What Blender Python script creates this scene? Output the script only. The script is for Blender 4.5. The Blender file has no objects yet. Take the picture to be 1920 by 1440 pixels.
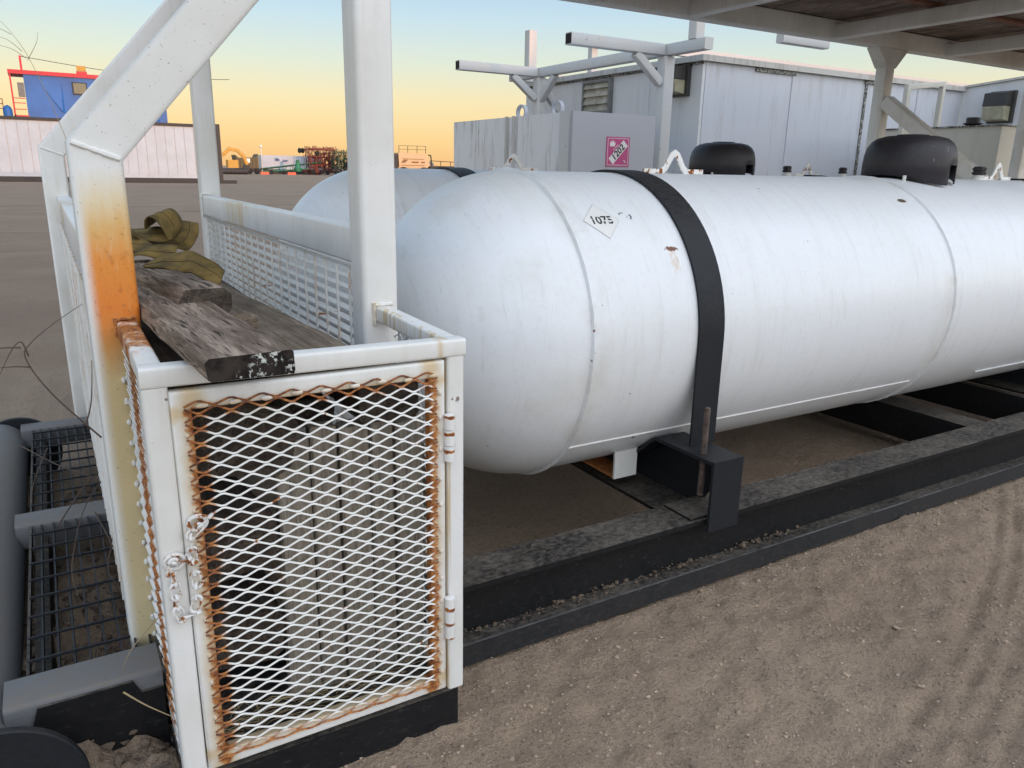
import bpy, bmesh, math, random
import numpy as np
from mathutils import Vector, Matrix, noise as mnoise
random.seed(7)
S = bpy.context.scene
COL = S.collection
PI = math.pi

# ---------------------------------------------------------------- camera
cam = bpy.data.cameras.new('camera'); camo = bpy.data.objects.new('camera', cam); COL.objects.link(camo)
vx = Vector((2495, 349, -1440)); vz = Vector((102, 5180, 1440)).normalized()
ax = (vx - vz * vx.dot(vz)).normalized(); ay = vz.cross(ax)
R = Matrix((ax, ay, vz))                       # camera axes -> world
camo.matrix_world = Matrix.Translation((0, 0, 1.3)) @ R.to_4x4()
cam.sensor_width = 36; cam.lens = 27.0; cam.clip_start = 0.05; cam.clip_end = 3000
S.camera = camo

# ---------------------------------------------------------------- light
SUN_EL = math.radians(3.0)
SUN_AZ = Vector((0.25, -1.0)).normalized()      # horizontal direction towards the sun
EXPO = 2.0
SKY_STR = 0.15
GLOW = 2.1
W = bpy.data.worlds.new('World'); S.world = W; W.use_nodes = True
nt = W.node_tree; nt.nodes.clear()
wo = nt.nodes.new('ShaderNodeOutputWorld'); bg = nt.nodes.new('ShaderNodeBackground')
sky = nt.nodes.new('ShaderNodeTexSky'); sky.sky_type = 'NISHITA'; sky.sun_disc = False
sky.sun_elevation = SUN_EL; sky.sun_rotation = math.atan2(SUN_AZ.x, SUN_AZ.y)
sky.altitude = 400; sky.air_density = 1.0; sky.dust_density = 1.0; sky.ozone_density = 1.0
# the dusk band: an even warm glow low round the whole horizon, paler blue higher up
tc = nt.nodes.new('ShaderNodeTexCoord'); sp = nt.nodes.new('ShaderNodeSeparateXYZ')
nt.links.new(tc.outputs['Generated'], sp.inputs[0])
rp = nt.nodes.new('ShaderNodeValToRGB'); nt.links.new(sp.outputs['Z'], rp.inputs[0])
SKYC = [(0.0, (0.86, 0.51, 0.23)), (0.034, (0.86, 0.60, 0.29)), (0.08, (0.83, 0.70, 0.43)), (0.12, (0.67, 0.72, 0.61)),
        (0.17, (0.51, 0.67, 0.77)), (0.21, (0.40, 0.57, 0.76)), (0.35, (0.33, 0.48, 0.70)), (1.0, (0.28, 0.42, 0.62))]
els = rp.color_ramp.elements
els[0].position = SKYC[0][0]; els[0].color = (*SKYC[0][1], 1); els[1].position = 1.0; els[1].color = (*SKYC[-1][1], 1)
for p, c in SKYC[1:-1]:
    e = els.new(p); e.color = (*c, 1)
# glow added to the unseen sky half towards the sun, lifting the ambient light
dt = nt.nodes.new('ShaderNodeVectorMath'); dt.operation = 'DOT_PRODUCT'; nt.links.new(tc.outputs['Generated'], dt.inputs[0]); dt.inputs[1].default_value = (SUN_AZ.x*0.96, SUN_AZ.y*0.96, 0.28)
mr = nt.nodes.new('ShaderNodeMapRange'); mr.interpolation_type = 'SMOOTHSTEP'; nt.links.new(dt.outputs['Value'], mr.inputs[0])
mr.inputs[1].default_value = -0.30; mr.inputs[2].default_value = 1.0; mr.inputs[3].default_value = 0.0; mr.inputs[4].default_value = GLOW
def vmath(op, a, b=None, sc=None):
    n = nt.nodes.new('ShaderNodeVectorMath'); n.operation = op
    for i, q in enumerate((a, b)):
        if q is None: continue
        if isinstance(q, bpy.types.NodeSocket): nt.links.new(q, n.inputs[i])
        else: n.inputs[i].default_value = q
    if sc is not None:
        if isinstance(sc, bpy.types.NodeSocket): nt.links.new(sc, n.inputs['Scale'])
        else: n.inputs['Scale'].default_value = sc
    return n.outputs[0]
base = vmath('SCALE', rp.outputs[0], sc=1.667)
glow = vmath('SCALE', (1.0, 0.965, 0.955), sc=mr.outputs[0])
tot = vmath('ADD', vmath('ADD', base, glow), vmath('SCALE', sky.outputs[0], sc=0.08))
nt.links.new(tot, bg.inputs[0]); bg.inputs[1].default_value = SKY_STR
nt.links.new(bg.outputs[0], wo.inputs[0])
sl = bpy.data.lights.new('sun', 'SUN'); sl.energy = 0.50; sl.angle = math.radians(0.6); sl.color = (1.0, 0.50, 0.26)
so = bpy.data.objects.new('sun', sl); COL.objects.link(so)
sdir = Vector((SUN_AZ.x * math.cos(SUN_EL), SUN_AZ.y * math.cos(SUN_EL), math.sin(SUN_EL)))
so.rotation_euler = sdir.to_track_quat('Z', 'Y').to_euler(); so.location = (5, -10, 10)
vs = S.view_settings; vs.view_transform = 'Standard'; vs.look = 'None'; vs.gamma = 1; vs.use_curve_mapping = False; vs.exposure = EXPO
S.render.engine = 'CYCLES'

# ---------------------------------------------------------------- material kit
class G:
    def __init__(s, name):
        s.m = bpy.data.materials.new(name); s.m.use_nodes = True; s.t = s.m.node_tree
        s.b = s.t.nodes['Principled BSDF']; s._pos = None
    def node(s, typ, **k):
        n = s.t.nodes.new(typ)
        for a, v in k.items(): setattr(n, a, v)
        return n
    def put(s, sock, v):
        if v is None: return
        if isinstance(v, bpy.types.NodeSocket): s.t.links.new(v, sock)
        else:
            if sock.type == 'RGBA' and isinstance(v, (tuple, list)) and len(v) == 3: v = (*v, 1)
            sock.default_value = v
    @property
    def pos(s):
        if s._pos is None: s._pos = s.node('ShaderNodeNewGeometry').outputs['Position']
        return s._pos
    @property
    def loc(s): return s.node('ShaderNodeTexCoord').outputs['Object']
    def xyz(s, v=None):
        n = s.node('ShaderNodeSeparateXYZ'); s.put(n.inputs[0], v or s.pos); return n.outputs
    def m_(s, op, a, b=None, c=None):
        n = s.node('ShaderNodeMath', operation=op); s.put(n.inputs[0], a); s.put(n.inputs[1], b)
        if c is not None: s.put(n.inputs[2], c)
        return n.outputs[0]
    def add(s, a, b): return s.m_('ADD', a, b)
    def mul(s, a, b): return s.m_('MULTIPLY', a, b)
    def sub(s, a, b): return s.m_('SUBTRACT', a, b)
    def mx_(s, a, b): return s.m_('MAXIMUM', a, b)
    def ss(s, v, a, b, lo=0.0, hi=1.0):
        n = s.node('ShaderNodeMapRange', interpolation_type='SMOOTHSTEP')
        for i, q in enumerate((v, a, b, lo, hi)): s.put(n.inputs[i], q)
        return n.outputs[0]
    def sc(s, v, x, y, z):
        n = s.node('ShaderNodeVectorMath', operation='MULTIPLY'); s.put(n.inputs[0], v); n.inputs[1].default_value = (x, y, z); return n.outputs[0]
    def noise(s, scale, detail=4, rough=0.55, v=None, dist=0.0, col=False):
        n = s.node('ShaderNodeTexNoise'); s.put(n.inputs['Vector'], v or s.pos)
        n.inputs['Scale'].default_value = scale; n.inputs['Detail'].default_value = detail
        n.inputs['Roughness'].default_value = rough; n.inputs['Distortion'].default_value = dist
        return n.outputs['Color'] if col else n.outputs['Fac']
    def voro(s, scale, v=None, feat='F1', rnd=1.0):
        n = s.node('ShaderNodeTexVoronoi', feature=feat); s.put(n.inputs['Vector'], v or s.pos)
        n.inputs['Scale'].default_value = scale; n.inputs['Randomness'].default_value = rnd
        return n.outputs['Distance']
    def mix(s, f, a, b, mode='MIX'):
        n = s.node('ShaderNodeMix', data_type='RGBA', blend_type=mode); s.put(n.inputs[0], f); s.put(n.inputs[6], a); s.put(n.inputs[7], b); return n.outputs[2]
    def ramp(s, v, stops):
        n = s.node('ShaderNodeValToRGB'); e = n.color_ramp.elements
        e[0].position, e[0].color = stops[0][0], (*stops[0][1], 1); e[1].position, e[1].color = stops[-1][0], (*stops[-1][1], 1)
        for p, c in stops[1:-1]: q = e.new(p); q.color = (*c, 1)
        s.put(n.inputs[0], v); return n.outputs[0]
    def dist(s, p, sx=1, sy=1, sz=1):
        n = s.node('ShaderNodeVectorMath', operation='SUBTRACT'); s.put(n.inputs[0], s.pos); n.inputs[1].default_value = p
        l = s.node('ShaderNodeVectorMath', operation='LENGTH'); s.put(l.inputs[0], s.sc(n.outputs[0], sx, sy, sz)); return l.outputs['Value']
    def bump(s, h, strength=0.3, d=0.01):
        n = s.node('ShaderNodeBump'); n.inputs['Strength'].default_value = strength; n.inputs['Distance'].default_value = d
        s.put(n.inputs['Height'], h); s.t.links.new(n.outputs[0], s.b.inputs['Normal'])
    def done(s, col, rough=0.5, metal=0.0, spec=0.5):
        s.put(s.b.inputs['Base Color'], col); s.put(s.b.inputs['Roughness'], rough); s.put(s.b.inputs['Metallic'], metal)
        s.b.inputs['Specular IOR Level'].default_value = spec
        return s.m

RUST = [(0.0, (0.74, 0.58, 0.34)), (0.35, (0.50, 0.20, 0.05)), (0.7, (0.24, 0.075, 0.022)), (1.0, (0.07, 0.03, 0.018))]
def simple(name, c, rough=0.6, metal=0.0, var=0.15, scale=8.0, bump=0.0):
    g = G(name); n = g.noise(scale, 5)
    f = g.ss(n, 0.3, 0.7, 1 - var, 1 + var)
    hsv = g.node('ShaderNodeHueSaturation'); g.put(hsv.inputs['Value'], f); g.put(hsv.inputs['Color'], (*c, 1))
    if bump: g.bump(g.noise(scale * 12, 4), bump, 0.004)
    return g.done(hsv.outputs[0], rough, metal)

def white_paint(name, c=(0.80, 0.795, 0.77), dirt=0.35, spots=0.8, rustmask=None, stain=None, rough=0.42, chips=0.82):
    """weathered white enamel; rustmask(g) gives 0..1 where rust sits, stain(g) a soft yellow bleed"""
    g = G(name)
    d = g.ss(g.noise(3.2, 6, 0.6), 0.42, 0.72)
    streak = g.ss(g.noise(6.0, 5, 0.6, g.sc(g.pos, 6, 6, 0.5)), 0.48, 0.75)
    col = g.mix(g.mul(d, dirt), c, (0.55, 0.52, 0.42))
    col = g.mix(g.mul(streak, dirt * 0.6), col, (0.52, 0.47, 0.35))
    fine = g.ss(g.noise(180, 2), 0.68, 0.78)
    col = g.mix(g.mul(fine, 0.35), col, (0.33, 0.31, 0.28))
    if stain:
        col = g.mix(stain(g), col, (0.60, 0.43, 0.20))
    if chips < 1:
        chip = g.ss(g.add(g.noise(26, 3, 0.5), g.mul(g.noise(7, 1), 0.35)), chips + 0.16, chips + 0.18)
        col = g.mix(g.mul(chip, spots), col, (0.13, 0.05, 0.025))
    h = g.mul(g.noise(90, 3), 0.4)
    r = rough
    if rustmask:
        k = rustmask(g)
        rc = g.ramp(g.add(g.mul(k, 0.50), g.mul(g.ss(g.noise(75, 5, 0.7), 0.33, 0.68), 0.50)), RUST)
        kk = g.ss(g.add(k, g.mul(g.sub(g.noise(110, 3, 0.6), 0.5), 0.4)), 0.10, 0.5)
        col = g.mix(kk, col, rc)
        r = g.add(rough, g.mul(kk, 0.4))
    g.bump(h, 0.12, 0.003)
    return g.done(col, r)

def band(g, v, a, b, soft):      # 1 inside a..b, soft edges
    return g.mul(g.ss(v, a - soft, a + soft), g.sub(1.0, g.ss(v, b - soft, b + soft)))

def wood(name, c1, c2, crack=0.6, axis='Y', scale=1.0, endgrain=None):
    g = G(name); v = g.loc
    st = {'Y': (14, 0.9, 14), 'X': (0.9, 14, 14), 'Z': (14, 14, 0.9)}[axis]
    vs_ = g.sc(v, *[q * scale for q in st])
    n1 = g.noise(3, 6, 0.6, vs_, 0.8); n2 = g.noise(14, 4, 0.6, vs_, 0.3); big = g.noise(4, 3, 0.5, v)
    col = g.mix(g.ss(n1, 0.35, 0.68), c1, c2)
    col = g.mix(g.mul(g.ss(n2, 0.5, 0.62), 0.5), col, tuple(q * 0.45 for q in c1))
    col = g.mix(g.mul(g.ss(big, 0.48, 0.66), 0.55), col, tuple(q * 0.5 for q in c1))
    n3 = g.ss(g.noise(38, 3, 0.6, vs_, 0.15), 0.46, 0.60); col = g.mix(g.mul(n3, 0.35), col, tuple(q * 0.4 for q in c1))
    ck = g.ss(g.noise(9, 3, 0.5, vs_, 0.2), 0.60, 0.66)
    col = g.mix(g.mul(ck, crack), col, (0.02, 0.016, 0.013))
    g.bump(g.sub(g.add(n1, g.mul(n2, 0.5)), ck), 0.6, 0.004)
    return g.done(col, 0.85, 0, 0.2)

# ---------------------------------------------------------------- mesh kit
def rrect(w, h, r, n=3):
    pts = []
    for cx, cy, a0 in ((w/2-r, h/2-r, 0), (-w/2+r, h/2-r, 90), (-w/2+r, -h/2+r, 180), (w/2-r, -h/2+r, 270)):
        for i in range(n + 1):
            a = math.radians(a0 + 90 * i / n); pts.append((cx + r*math.cos(a), cy + r*math.sin(a)))
    return pts
def circ(r, n=10, r2=None): return [(r*math.cos(2*PI*i/n), (r2 or r)*math.sin(2*PI*i/n)) for i in range(n)]
def rect(w, h): return [(w/2, h/2), (-w/2, h/2), (-w/2, -h/2), (w/2, -h/2)]

class B:
    def __init__(s): s.v = []; s.f = []
    def sweep(s, path, prof, ref=(0, 1, 0), caps=True, closed=False, radii=None):
        P = [Vector(p) for p in path]; n = len(P); m = len(prof); base = len(s.v); ref = Vector(ref)
        rings = []
        for i in range(n):
            if closed: tin = (P[i]-P[i-1]).normalized(); tout = (P[(i+1) % n]-P[i]).normalized()
            else:
                tin = (P[i]-P[i-1]).normalized() if i else (P[1]-P[0]).normalized()
                tout = (P[i+1]-P[i]).normalized() if i < n-1 else tin
            nrm = (tin + tout)
            nrm = nrm.normalized() if nrm.length > 1e-6 else tin
            u = tin.cross(ref)
            if u.length < 1e-5: u = tin.cross(Vector((1, 0.01, 0.02)))
            u.normalize(); w = u.cross(tin)
            k = radii[i] if radii else 1.0
            for a, b in prof:
                q = u*a*k + w*b*k
                dn = tin.dot(nrm)
                if abs(dn) > 0.2: q = q - tin*(q.dot(nrm)/dn)
                s.v.append(tuple(P[i] + q))
        segs = n if closed else n-1
        for i in range(segs):
            a = base + i*m; b = base + ((i+1) % n)*m
            for j in range(m):
                s.f.append((a+j, a+(j+1) % m, b+(j+1) % m, b+j))
        if caps and not closed:
            s.f.append(tuple(base+j for j in reversed(range(m)))); s.f.append(tuple(base+(n-1)*m+j for j in range(m)))
        return s
    def box(s, a, b):
        x0, x1 = sorted((a[0], b[0])); y0, y1 = sorted((a[1], b[1])); z0, z1 = sorted((a[2], b[2])); k = len(s.v)
        s.v += [(x0,y0,z0),(x1,y0,z0),(x1,y1,z0),(x0,y1,z0),(x0,y0,z1),(x1,y0,z1),(x1,y1,z1),(x0,y1,z1)]
        s.f += [(k,k+3,k+2,k+1),(k+4,k+5,k+6,k+7),(k,k+1,k+5,k+4),(k+1,k+2,k+6,k+5),(k+2,k+3,k+7,k+6),(k+3,k,k+4,k+7)]; return s
    def prism(s, poly, d):        # poly: 3D points, extruded by vector d
        k = len(s.v); n = len(poly); d = Vector(d)
        s.v += [tuple(p) for p in poly] + [tuple(Vector(p)+d) for p in poly]
        s.f.append(tuple(k+i for i in reversed(range(n)))); s.f.append(tuple(k+n+i for i in range(n)))
        for i in range(n): s.f.append((k+i, k+(i+1) % n, k+n+(i+1) % n, k+n+i))
        return s
    def lathe(s, c, axis, prof, n=32, ref=None):     # prof: (dist along axis, radius)
        c = Vector(c); ax_ = Vector(axis).normalized(); r0 = Vector(ref) if ref else (Vector((0, 0, 1)) if abs(ax_.z) < 0.9 else Vector((1, 0, 0)))
        u = ax_.cross(r0).normalized(); w = ax_.cross(u); k = len(s.v); m = len(prof)
        for h, r in prof:
            for i in range(n):
                a = 2*PI*i/n; s.v.append(tuple(c + ax_*h + (u*math.cos(a)+w*math.sin(a))*max(r, 1e-4)))
        for j in range(m-1):
            for i in range(n):
                a = k+j*n; b = a+n; s.f.append((a+i, a+(i+1) % n, b+(i+1) % n, b+i))
        s.f.append(tuple(k+i for i in reversed(range(n)))); s.f.append(tuple(k+(m-1)*n+i for i in range(n)))
        return s
    def ico(s, c, r, seed=0, sub=1, jit=0.25, sq=(1, 1, 1)):
        bm = bmesh.new(); bmesh.ops.create_icosphere(bm, subdivisions=sub, radius=1.0); rr = random.Random(seed); k = len(s.v)
        for v in bm.verts:
            q = v.co * (1 + rr.uniform(-jit, jit)) * r; s.v.append((c[0]+q.x*sq[0], c[1]+q.y*sq[1], c[2]+q.z*sq[2]))
        for f in bm.faces: s.f.append(tuple(k+v.index for v in f.verts))
        bm.free(); return s
    def mesh(s, name, mat, off=(0, 0, 0), smooth=True, ang=35):
        me = bpy.data.meshes.new(name); o = Vector(off)
        me.from_pydata([tuple(Vector(p)-o) for p in s.v], [], s.f)
        bm = bmesh.new(); bm.from_mesh(me); bmesh.ops.recalc_face_normals(bm, faces=bm.faces); bm.to_mesh(me); bm.free()
        if mat: me.materials.append(mat)
        if smooth:
            me.shade_smooth(); me.set_sharp_from_angle(angle=math.radians(ang))
        return me

def link(o): COL.objects.link(o); return o
def thing(name, label, cat, loc=(0, 0, 0), group=None, rot=(0, 0, 0)):
    o = bpy.data.objects.new(name, None); link(o); o.location = loc; o.rotation_euler = rot; o.empty_display_size = 0.1
    o['label'] = label; o['category'] = cat
    if group: o['group'] = group
    return o
def wloc(o):
    v = Vector((0, 0, 0))
    while o: v = v + Vector(o.location); o = o.parent
    return v
def part(name, b, mat, par, smooth=True, label=None, ang=35):
    me = b.mesh(name, mat, wloc(par), smooth, ang); o = link(bpy.data.objects.new(name, me)); o.parent = par
    if label: o['label'] = label
    return o
def lpart(name, b, mat, par, smooth=True):        # vertices already local to the parent
    o = link(bpy.data.objects.new(name, b.mesh(name, mat, (0, 0, 0), smooth))); o.parent = par; return o
def solo(name, b, mat, label, cat, group=None, base=None, smooth=True):
    base = base or tuple(b.v[0]); o = link(bpy.data.objects.new(name, b.mesh(name, mat, base, smooth))); o.location = base
    o['label'] = label; o['category'] = cat
    if group: o['group'] = group
    return o
def struct(name, me):
    o = link(bpy.data.objects.new(name, me)); o['kind'] = 'structure'; return o
def copy_part(src, dpos, par):
    c = src.copy(); link(c); c.parent = par; c.location = Vector(src.location) + Vector(dpos); return c
def copy_tree(o, loc, label, group=None):
    c = o.copy(); link(c); c.location = loc; c['label'] = label
    if group: c['group'] = group
    for ch in list(o.children):
        d = ch.copy(); link(d); d.parent = c
        for g2 in list(ch.children):
            e = g2.copy(); link(e); e.parent = d
    return c
def tube(path, w, h, r=0.008, ref=(0, 1, 0)): return B().sweep(path, rrect(w, h, r), ref)
def bead(path, r=0.005, seed=1, n=None):
    P = [Vector(p) for p in path]; rr = random.Random(seed); pts = []; rad = []
    for i in range(len(P)-1):
        L = (P[i+1]-P[i]).length; k = max(2, int(L/(r*0.9)))
        for j in range(k): pts.append(P[i].lerp(P[i+1], j/k)); rad.append(rr.uniform(0.75, 1.15))
    pts.append(P[-1]); rad.append(0.8)
    return B().sweep(pts, circ(r, 7), (0.3, 0.5, 0.8), radii=rad)
def textmesh(name, txt, size, mat, bold=0.0, shear=0.0):
    cu = bpy.data.curves.new(name, 'FONT'); cu.body = txt; cu.size = size; cu.align_x = 'CENTER'; cu.align_y = 'CENTER'; cu.offset = bold; cu.shear = shear
    o = bpy.data.objects.new(name, cu); COL.objects.link(o); bpy.context.view_layer.update()
    me = bpy.data.meshes.new_from_object(o.evaluated_get(bpy.context.evaluated_depsgraph_get()))
    bpy.data.objects.remove(o); me.name = name; me.materials.clear(); me.materials.append(mat); return me

# ---------------------------------------------------------------- materials
M = {}
M['white'] = white_paint('white_enamel')
M['white_far'] = white_paint('white_enamel_far', (0.60, 0.61, 0.62), 0.25, 0.0, chips=1)
M['beige_deck'] = white_paint('beam_paint', (0.80, 0.78, 0.73), 0.55, 0.6)
def post_rust(g):
    o = g.xyz(); z = o[2]; x = o[0]
    k = g.mul(g.ss(z, 0.80, 1.02), g.sub(1.0, g.ss(z, 1.10, 1.27)))
    k = g.mul(k, g.ss(x, 0.055, 0.085))
    return g.mul(k, g.ss(g.noise(5, 4, 0.6, g.sc(g.pos, 3, 3, 0.6)), 0.1, 0.45, 0.42, 0.62))
def post_stain(g):
    o = g.xyz(); z = o[2]; x = o[0]
    k = g.sub(1.0, g.ss(z, 1.0, 1.30)); e = g.ss(x, 0.05, 0.075)
    return g.mul(g.mul(k, e), g.ss(g.noise(4, 3, 0.5, g.sc(g.pos, 4, 4, 0.3)), 0.2, 0.7, 0.45, 0.9))
def orange_post():
    g = G('rusted_white_post'); z = g.xyz()[2]; x = g.xyz()[0]
    base = g.mix(g.mul(g.ss(g.noise(4, 5), 0.4, 0.7), 0.3), (0.74, 0.735, 0.70), (0.55, 0.52, 0.42))
    z2 = g.add(z, g.mul(g.sub(g.noise(9, 4, 0.6, g.sc(g.pos, 3, 3, 0.35)), 0.5), 0.10))
    up = g.ramp(g.mul(g.sub(z2, 0.10), 1/1.24), [(0.0, (0.64, 0.55, 0.34)), (0.605, (0.64, 0.50, 0.26)), (0.67, (0.60, 0.27, 0.065)), (0.726, (0.70, 0.205, 0.025)),
                                       (0.806, (0.74, 0.27, 0.04)), (0.863, (0.72, 0.45, 0.17)), (0.903, (0.76, 0.64, 0.42)), (0.96, (0.80, 0.795, 0.77))])
    e = g.mul(g.ss(x, 0.052, 0.078), g.sub(1.0, g.ss(x, 0.1497, 0.1503)))
    e = g.mx_(e, g.mul(g.ss(x, 0.149, 0.151), g.sub(1.0, g.ss(z2, 0.95, 1.18))))
    col = g.mix(g.mul(e, g.sub(1.0, g.ss(z2, 1.26, 1.36))), base, up)
    wear = g.ss(g.noise(22, 4, 0.7, g.sc(g.pos, 1, 1, 0.3)), 0.60, 0.72)
    col = g.mix(g.mul(g.mul(wear, e), 0.35), col, (0.74, 0.60, 0.38))
    core = g.mul(g.mul(g.ss(z2, 0.85, 0.97), g.sub(1.0, g.ss(z2, 1.05, 1.20))), e)
    pit = g.ss(g.noise(55, 5, 0.75, g.sc(g.pos, 1, 1, 0.5)), 0.52, 0.66); col = g.mix(g.mul(g.mul(pit, core), 0.55), col, (0.36, 0.085, 0.012))
    scr = g.ss(g.noise(30, 4, 0.7, g.sc(g.pos, 1, 1, 0.08)), 0.58, 0.70); col = g.mix(g.mul(g.mul(scr, e), 0.35), col, (0.72, 0.50, 0.26))
    fine = g.ss(g.noise(150, 2), 0.66, 0.74); col = g.mix(g.mul(fine, 0.6), col, (0.25, 0.14, 0.07))
    g.bump(g.noise(80, 3), 0.1, 0.003)
    return g.done(col, 0.5)
M['post_rust'] = orange_post()
def door_rust(g):
    x, y, z = g.xyz(); n = g.mul(g.sub(g.noise(38, 4, 0.6), 0.5), 0.022)
    tri = g.mul(g.m_('ABSOLUTE', g.sub(g.m_('FRACT', g.mul(z, 1/0.0285)), 0.5)), 0.020)
    a = g.sub(1.0, g.ss(g.add(g.m_('ABSOLUTE', g.sub(x, 0.184)), g.add(n, tri)), 0.002, 0.026))
    b = g.sub(1.0, g.ss(g.add(g.m_('ABSOLUTE', g.sub(x, 0.650)), g.add(n, tri)), 0.004, 0.034))
    t = g.sub(1.0, g.ss(g.add(g.m_('ABSOLUTE', g.sub(z, 0.872)), g.add(n, tri)), 0.0, 0.022))
    bo = g.mul(g.sub(1.0, g.ss(g.add(g.m_('ABSOLUTE', g.sub(z, 0.155)), g.add(n, tri)), 0.0, 0.022)), 0.7)
    inz = g.sub(1.0, g.ss(z, 0.878, 0.890)); inx = g.mul(g.ss(x, 0.160, 0.172), g.sub(1.0, g.ss(x, 0.660, 0.672)))
    return g.mul(g.mul(g.mx_(g.mul(g.mx_(a, b), inz), g.mul(g.mx_(t, bo), inx)), 0.62), g.ss(g.noise(13, 3), 0.25, 0.55, 0.55, 1.0))
def mesh_rust(g):
    x, y, z = g.xyz(); n = g.mul(g.sub(g.noise(24, 4, 0.6), 0.5), 0.03)
    a = g.sub(1.0, g.ss(g.add(x, n), 0.172, 0.225))
    b = g.ss(g.add(x, n), 0.642, 0.668)
    t = g.ss(g.add(z, n), 0.853, 0.885)
    bo = g.mul(g.sub(1.0, g.ss(g.add(z, n), 0.13, 0.17)), 0.6)
    sp_ = g.mul(g.ss(g.noise(30, 3, 0.6), 0.665, 0.72), 0.55)
    return g.mx_(g.mx_(g.mx_(a, b), g.mx_(t, bo)), sp_)
def door_stain(g):
    x, y, z = g.xyz(); n = g.mul(g.sub(g.noise(20, 4, 0.6), 0.5), 0.03)
    a = g.mx_(g.sub(1.0, g.ss(g.add(g.m_('ABSOLUTE', g.sub(x, 0.184)), n), 0.004, 0.036)), g.sub(1.0, g.ss(g.add(g.m_('ABSOLUTE', g.sub(x, 0.650)), n), 0.004, 0.036)))
    t = g.mx_(g.sub(1.0, g.ss(g.add(g.m_('ABSOLUTE', g.sub(z, 0.872)), n), 0.0, 0.026)), g.sub(1.0, g.ss(g.add(g.m_('ABSOLUTE', g.sub(z, 0.150)), n), 0.0, 0.026)))
    return g.mul(g.mx_(a, t), 0.75)
M['door'] = white_paint('door_frame_paint', rustmask=door_rust, stain=door_stain, dirt=0.3)
M['door_mesh'] = white_paint('door_mesh_paint', (0.80, 0.79, 0.75), rustmask=mesh_rust, dirt=0.1, chips=1)
def side_rust(g):
    x, y, z = g.xyz(); n = g.noise(9, 4, 0.7, g.sc(g.pos, 1, 4, 0.4))
    return g.mul(band(g, y, 1.53, 1.66, 0.04), g.ss(n, 0.25, 0.6, 0.15, 0.75))
M['side_mesh'] = white_paint('side_mesh_paint', (0.78, 0.77, 0.73), rustmask=side_rust, dirt=0.3, chips=1)
def top_rust(g):
    x, y, z = g.xyz(); return g.mul(g.mul(g.ss(y, 1.45, 1.62), g.ss(g.noise(12, 4, 0.6), 0.25, 0.6)), 0.7)
M['side_rail'] = white_paint('side_rail_paint', rustmask=top_rust)
def grate_rust(g):
    x, y, z = g.xyz(); n = g.noise(7, 4, 0.6)
    t = g.ss(z, 1.03, 1.07)
    return g.mx_(g.mul(t, 0.7), g.mul(g.ss(n, 0.42, 0.70), 0.30))
M['rod'] = white_paint('grating_rod_paint', rustmask=grate_rust, dirt=0.7)
M['slat'] = white_paint('grating_bar_paint', (0.76, 0.75, 0.71), rustmask=lambda g: g.mul(g.ss(g.noise(11, 4), 0.62, 0.75), 0.5), dirt=0.4)
def rail_stain(g):
    x, y, z = g.xyz(); return g.mul(band(g, y, 3.05, 3.45, 0.1), g.ss(g.noise(30, 3, 0.5, g.sc(g.pos, 1, 1, 0.05)), 0.35, 0.65, 0.0, 0.7))
M['rail'] = white_paint('rail_paint', stain=rail_stain, dirt=0.35)
M['chain'] = white_paint('chain_paint', (0.76, 0.75, 0.74), 0.2, rustmask=lambda g: g.mul(g.ss(g.noise(55, 3, 0.6), 0.53, 0.64), 0.9), chips=1)
def hinge_rust(g):
    z = g.xyz()[2]; f = g.m_('ABSOLUTE', g.sub(g.m_('FRACT', g.mul(g.sub(z, 0.2505), 1/0.0386)), 0.5))
    return g.mul(g.ss(g.add(f, g.mul(g.noise(80, 3), 0.35)), 0.50, 0.66), 0.85)
M['hinge'] = white_paint('hinge_paint', rustmask=hinge_rust, chips=1)
def corner_stain(g):
    x, y, z = g.xyz(); return g.mul(g.mul(g.ss(x, 0.66, 0.68), g.sub(1.0, g.ss(x, 0.697, 0.70))), g.ss(g.noise(60, 3, 0.5, g.sc(g.pos, 1, 1, 0.04)), 0.4, 0.6, 0.0, 0.75))
M['frame'] = white_paint('locker_frame_paint', stain=corner_stain, dirt=0.3, chips=0.80)
M['rust'] = (lambda g: g.done(g.ramp(g.noise(50, 5, 0.7), RUST), 0.9))(G('rust'))
M['rodrust'] = simple('dull_rusty_rod', (0.095, 0.066, 0.055), 0.85, 0, 0.4, 40)
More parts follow.
